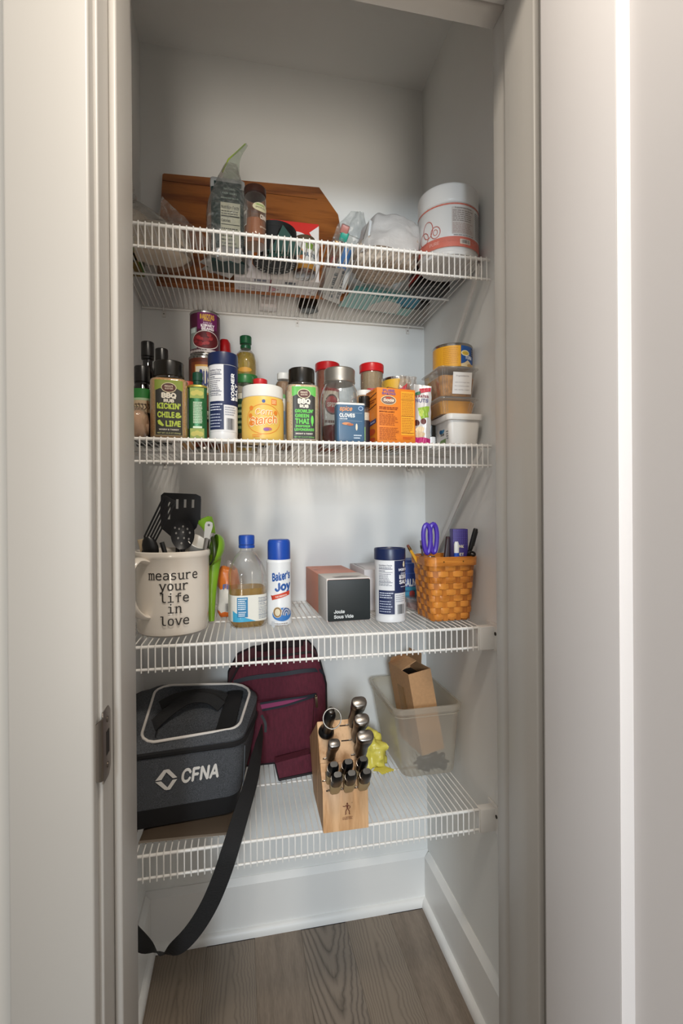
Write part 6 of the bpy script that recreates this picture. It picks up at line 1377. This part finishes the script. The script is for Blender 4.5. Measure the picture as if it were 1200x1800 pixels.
# nut butter jar with gold cap
c = on(535, 487, S1); x, w, h = fit(515, 560, 414, c.y-.02, S1); R = .0265
t = thing('nut_jar', 'glass jar with brown lid and white fruit label, brown contents seen through its foot', 'jar', (c.x, c.y, S1))
B().lathe([(R*.8, 0), (R*.97, .002), (R, .006), (R, h-.018), (R*.92, h-.014)], 36).build('jar', GLASS, t); B().lathe([(R*.78, .0015), (R*.93, .003), (R*.96, .007), (R*.96, h-.02)], 36).build('contents', mat('nut_brown', '#6e3a1a', .4, var=.5, scale=160, col2='#2e140a'), t)
b = B(); fcap(b, R*.97, h-.015, h); b.build('lid', mat('brown_lid', '#5a4a38', .4), t)
p = Print(on_cyl(R), .0018, .0004); p.rect(-R*1.3, h*.25, R*1.3, h*.80, '#dcd8d0'); p.rect(-R*1.3, h*.10, R*1.3, h*.25, '#b07a2c'); p.oval(-R*.5, h*.5, R*.3, h*.14, '#d8955c'); p.oval(-R*.35, h*.43, R*.2, h*.1, '#b86a3c'); p.rect(0, h*.62, R*.9, h*.78, '#7a9a3c'); p.text('NUTS', R*.4, h*.42, h*.1, '#4a5a6a', bold=.05); p.build('printed_label', t)
# clear bag of sweets leaning to the right, with a printed white packet in it
t = thing('candy_bag', 'clear zip bag leaning right, bright wrapped sweets and a white printed packet inside', 'bag', (at(592, 470, 1.13).x, 1.13, S1))
O3 = t.location.copy(); pA, pB = on(578, 520, S1)-O3, at(628, 372, 1.12)-O3
ax = (pB-pA); 
b = B()
def cz(s_):
    def f(u, v):
        q = pA.lerp(pB, v); wd = lerp(.030, .040, math.sin(v*PI))*(1 if v < .85 else lerp(1, .5, (v-.85)/.15)); e = min(1, 4*min(u, 1-u))
        return q+Vector(((u-.5)*2*wd, s_*.020*e*math.sin(min(1, v*1.1+.15)*PI)**.5 if v < .98 else 0, .008*noise.noise(Vector((u*5, v*8, s_)))))
    return f
b.grid(cz(-1), 16, 26).grid(cz(1), 16, 26); b.build('bag', film('candy_film', '#f0f2f2', '#dfe2e2', .16, .7, .1, wrinkle=1, wscale=45, streak=.12), t, sharp=60)
d0 = ax.normalized()
def slab_at(name, v, du, w, l, th, m, dz=0):
    q = pA.lerp(pB, v)+Vector((du, 0, 0)); z_ = d0; x_ = Vector((0, -1, 0)).cross(z_)*-1; x_.normalize(); y_ = z_.cross(x_)
    b = B(); b.T = Matrix.Translation(q) @ Matrix((x_, y_, z_)).transposed().to_4x4(); b.rbox(w, th, -l/2, l/2, .004, .002); b.T = None; return b.build(name, m, t)
slab_at('white_packet', .40, .016, .040, .13, .016, mat('white_packet', '#cfcdc8', .45)); slab_at('blue_wrapper', .47, .008, .022, .05, .022, mat('blue_wrapper', '#2f7fc4', .35)); slab_at('teal_wrapper', .72, -.012, .020, .02, .02, mat('teal_wrapper', '#2fa08c', .35)); slab_at('gold_wrapper', .62, -.022, .018, .018, .02, mat('gold_wrapper', '#b08a5c', .3, .4)); slab_at('pink_wrapper', .80, -.016, .02, .018, .018, mat('pink_wrapper', '#b87a72', .35)); slab_at('red_wrapper', .44, -.020, .012, .016, .02, mat('red_wrapper', '#b8402c', .35))
q0 = pA.lerp(pB, .30); p = Print(lambda u, v, z: (pA+d0*(.005+u)+Vector((.018+v, -.0095-z*0-.001, 0))), .1)
q_ = on(586, 505, S1)-O3
b = B(); b.add([on(px_, py_, S1-.0005)-O3 for px_, py_ in ((566, 524), (596, 535), (606, 472), (574, 470))], [(0, 1, 2, 3)]); b.build('packet_foot', mat('white_packet'), t)
p = Print(lambda u, v, z: (lambda A_: (A_.x-O3.x, A_.y-O3.y, -.0012-z))(on(570+u, 530-v, S1)), 20)
p.text('DOUBLE', 14, 8, 6, '#5a646c', bold=.03, rot=1.35, width=44, al='l'); p.text('FILTERED', 26, 6, 5, '#5a646c', bold=.02, rot=1.35, width=50, al='l'); p.build('printed_label', t)
# big white bag of crackers
t = thing('white_bag', 'large crumpled white plastic bag filled with pale crumbs, right of the sweets', 'bag', (at(672, 460, 1.13).x-.002, 1.118, S1)); zt_ = at(670, 390, 1.10).z-S1
blob('filling', (0, 0, .030), (.072, .082, .033), mat('pale_crumbs', '#b9a998', .9, var=.35, scale=130, bump=.8, bscale=160), t, .22, 26, 44, 24, flat=-.0295, seed=21, pw=.75)
WB = film('white_bag_film', '#f4f2f0', '#f4f3f2', .93, .35, .3, wrinkle=.8, wscale=28)
b = B(); R0 = (.076, .088, zt_)
def wb(u, v):
    a = 2*PI*u; q = v*PI/2; cp = lambda x_: math.copysign(abs(x_)**.75, x_)
    pt = Vector((R0[0]*cp(math.cos(a))*math.cos(q)**.55, R0[1]*cp(math.sin(a))*math.cos(q)**.55, .018+(R0[2]-.018)*math.sin(q)**.8))
    n_ = noise.fractal(pt*22, 1, 2, 4); return pt*(1+.10*n_)+Vector((.012*pt.z/.1, 0, 0))
b.grid(wb, 56, 26); b.build('bag', WB, t, sharp=80)
b = B(); q1 = at(648, 392, 1.06)-t.location
b.loft([[Vector((-.070, -.02, .02))+Vector((0, y_, 0)), q1+Vector((-.002, y_*.4, 0)), q1+Vector((.004, y_*.4, -.004)), Vector((-.055, -.02, .02))+Vector((0, y_, 0))] for y_ in (-.035, .03)]); b.build('folded_edge', film('fold_film', '#eeeeec', '#c9c7c4', .55, .4, .2), t)
# teal packet lying flat behind
t = thing('teal_packet', 'flat teal and white packet lying at the back of the top shelf', 'packet', (0, 0, 0)); cs = [on(px_, py_, S1) for px_, py_ in ((594, 538), (716, 556), (742, 524), (625, 502))]
c = sum(cs, Vector())/4; t.location = c
b = B(); q4 = [q-c for q in cs]
def flat4(u, v, z): a = q4[0].lerp(q4[1], u); e = q4[3].lerp(q4[2], u); r_ = a.lerp(e, v); return (r_.x, r_.y, r_.z+z)
b.grid(lambda u, v: flat4(u, v, .0), 12, 8).grid(lambda u, v: flat4(u, v, .022*min(1, 6*min(u, 1-u, v, 1-v))+.0005), 12, 8); b.build('packet', mat('pale_teal_film', '#8fb9b4', .4), t)
p = Print(lambda u, v, z: flat4(u, v, -z), .2, .0003); p.rect(0, .72, 1, 1, '#1f7f7c'); p.rect(.70, .45, 1, 1, '#1c7f9c'); p.poly([(.38, 0), (.82, .05), (.78, .55), (.55, .62), (.40, .35)], '#cfcac4'); p.build('printed_label', t)
# black canister behind the tub, and a low black pack behind that
c = on(772, 512, S1); t = thing('black_canister', 'tall black canister with white lettering and red stripe behind the pink banded tub', 'canister', (c.x-.022, c.y+.014, S1)); R = .052; hh = at(745, 397, c.y-.02).z-S1
B().lathe([(R*.9, 0), (R, .003), (R, hh-.02), (R*.97, hh-.016)], 40).build('canister', mat('black_tub', '#121110', .35), t); b = B(); fcap(b, R*1.01, hh-.017, hh, ribs=40); b.build('lid', mat('black_tub'), t)
p = Print(on_cyl(R, tw=-.6), .0018, .0004); p.text('PROTEIN', 0, hh*.55, .012, '#d8d4cc', bold=.05, width=R*1.1); p.text('WHEY', .002, hh*.42, .010, '#d8d4cc', bold=.05); p.poly([(-R*1.2, hh*.08), (R*1.2, hh*.22), (R*1.2, hh*.32), (-R*1.2, hh*.18)], '#a8281f'); p.build('printed_label', t)
B().lathe([(R*.80, -.0004), (R*.82, -.0012), (R*.70, -.0012), (R*.68, -.0004)], 36, cap0=False, cap1=False).build('foot_ring', mat('worn_black', '#262422', .5), t)
c = on(728, 538, S1); t = thing('black_packet', 'low black packet with tiny print near the back right corner', 'packet', (c.x, c.y, S1), rz=.1); B().rbox(.072, .05, 0, .03, .006, .003).build('packet', mat('black_card'), t)
p = Print(lambda u, v, z: (u, v, -z), .1, .0003); p.lines(-.03, -.02, .03, .02, 5, '#6a6662', .4, .3); p.build('printed_label', t)
# pink banded tub
x, w, h = fit(745.5, 846, 314, 1.06, S1); R = w*.5*.965; zz = lambda py: at(800, py, 1.06-R).z-S1
h = at(795, 316, 1.06-R).z-S1
t = thing('supplement_tub', 'large white tub with coral band and rings, far right of the top shelf', 'tub', (min(x, XR-R*1.03-.003), 1.062, S1), rz=0)
TW = mat('white_tub_gloss', '#e0dedb', .3)
zl = zz(352)
B().lathe([(R*.90, 0), (R*.95, .001), (R*.965, .006), (R*.94, .010), (R*.97, .016), (R, .019), (R, zl-.006), (R*.985, zl-.002), (R*.95, zl)], 56).build('tub', TW, t)
B().lathe([(R*.97, zl-.001), (R*1.0, zl), (R*1.005, zl+.004), (R*.99, zl+.005), (R*1.0, zl+.007), (R*1.0, h-.006), (R*.985, h-.002), (R*.95, h)], 56).build('lid', TW, t)
p = Print(on_cyl(R, tw=-.12), .002, .0003); co_ = '#d77563'; HB = zl
p.rect(-R*2.6, HB*.14, R*2.6, HB*.335, co_); p.rect(-R*2.6, HB*.945, R*2.6, HB*.975, co_)
p.rect(-R*.18, HB*.38, R*.64, HB*.90, '#cfc6bf'); p.text('Supplement Facts', R*.22, HB*.87, .003, '#5a4a48', bold=.02, width=R*.6); p.lines(-R*.15, HB*.62, R*.6, HB*.85, 6, '#8c7f7a', .4); p.lines(-R*.15, HB*.40, R*.6, HB*.60, 7, '#b09088', .35, seed=4)
p.lines(R*.70, HB*.36, R*1.15, HB*.88, 14, '#7f7a78', .4, .2, seed=6); p.rect(R*.08, HB*.19, R*.46, HB*.285, '#d8c9bd'); p.bars(R*.13, HB*.205, R*.41, HB*.27, '#3a302c')
p.lines(-R*.12, HB*.345, R*.62, HB*.37, 1, '#8c7f7a'); p.text('PURE', -R*.75, HB*.21, HB*.06, '#e6a598', bold=.04)
for cu, cv, a_, e_ in ((-R*.98, HB*.56, R*.20, HB*.17), (-R*.70, HB*.46, R*.17, HB*.12), (-R*1.15, HB*.42, R*.20, HB*.13)): p.ring(cu, cv, a_, e_, .0016, '#c2655a', 30)
p.ring(-R*.70, HB*.46, R*.08, HB*.06, .0012, '#c2655a'); p.build('printed_label', t)
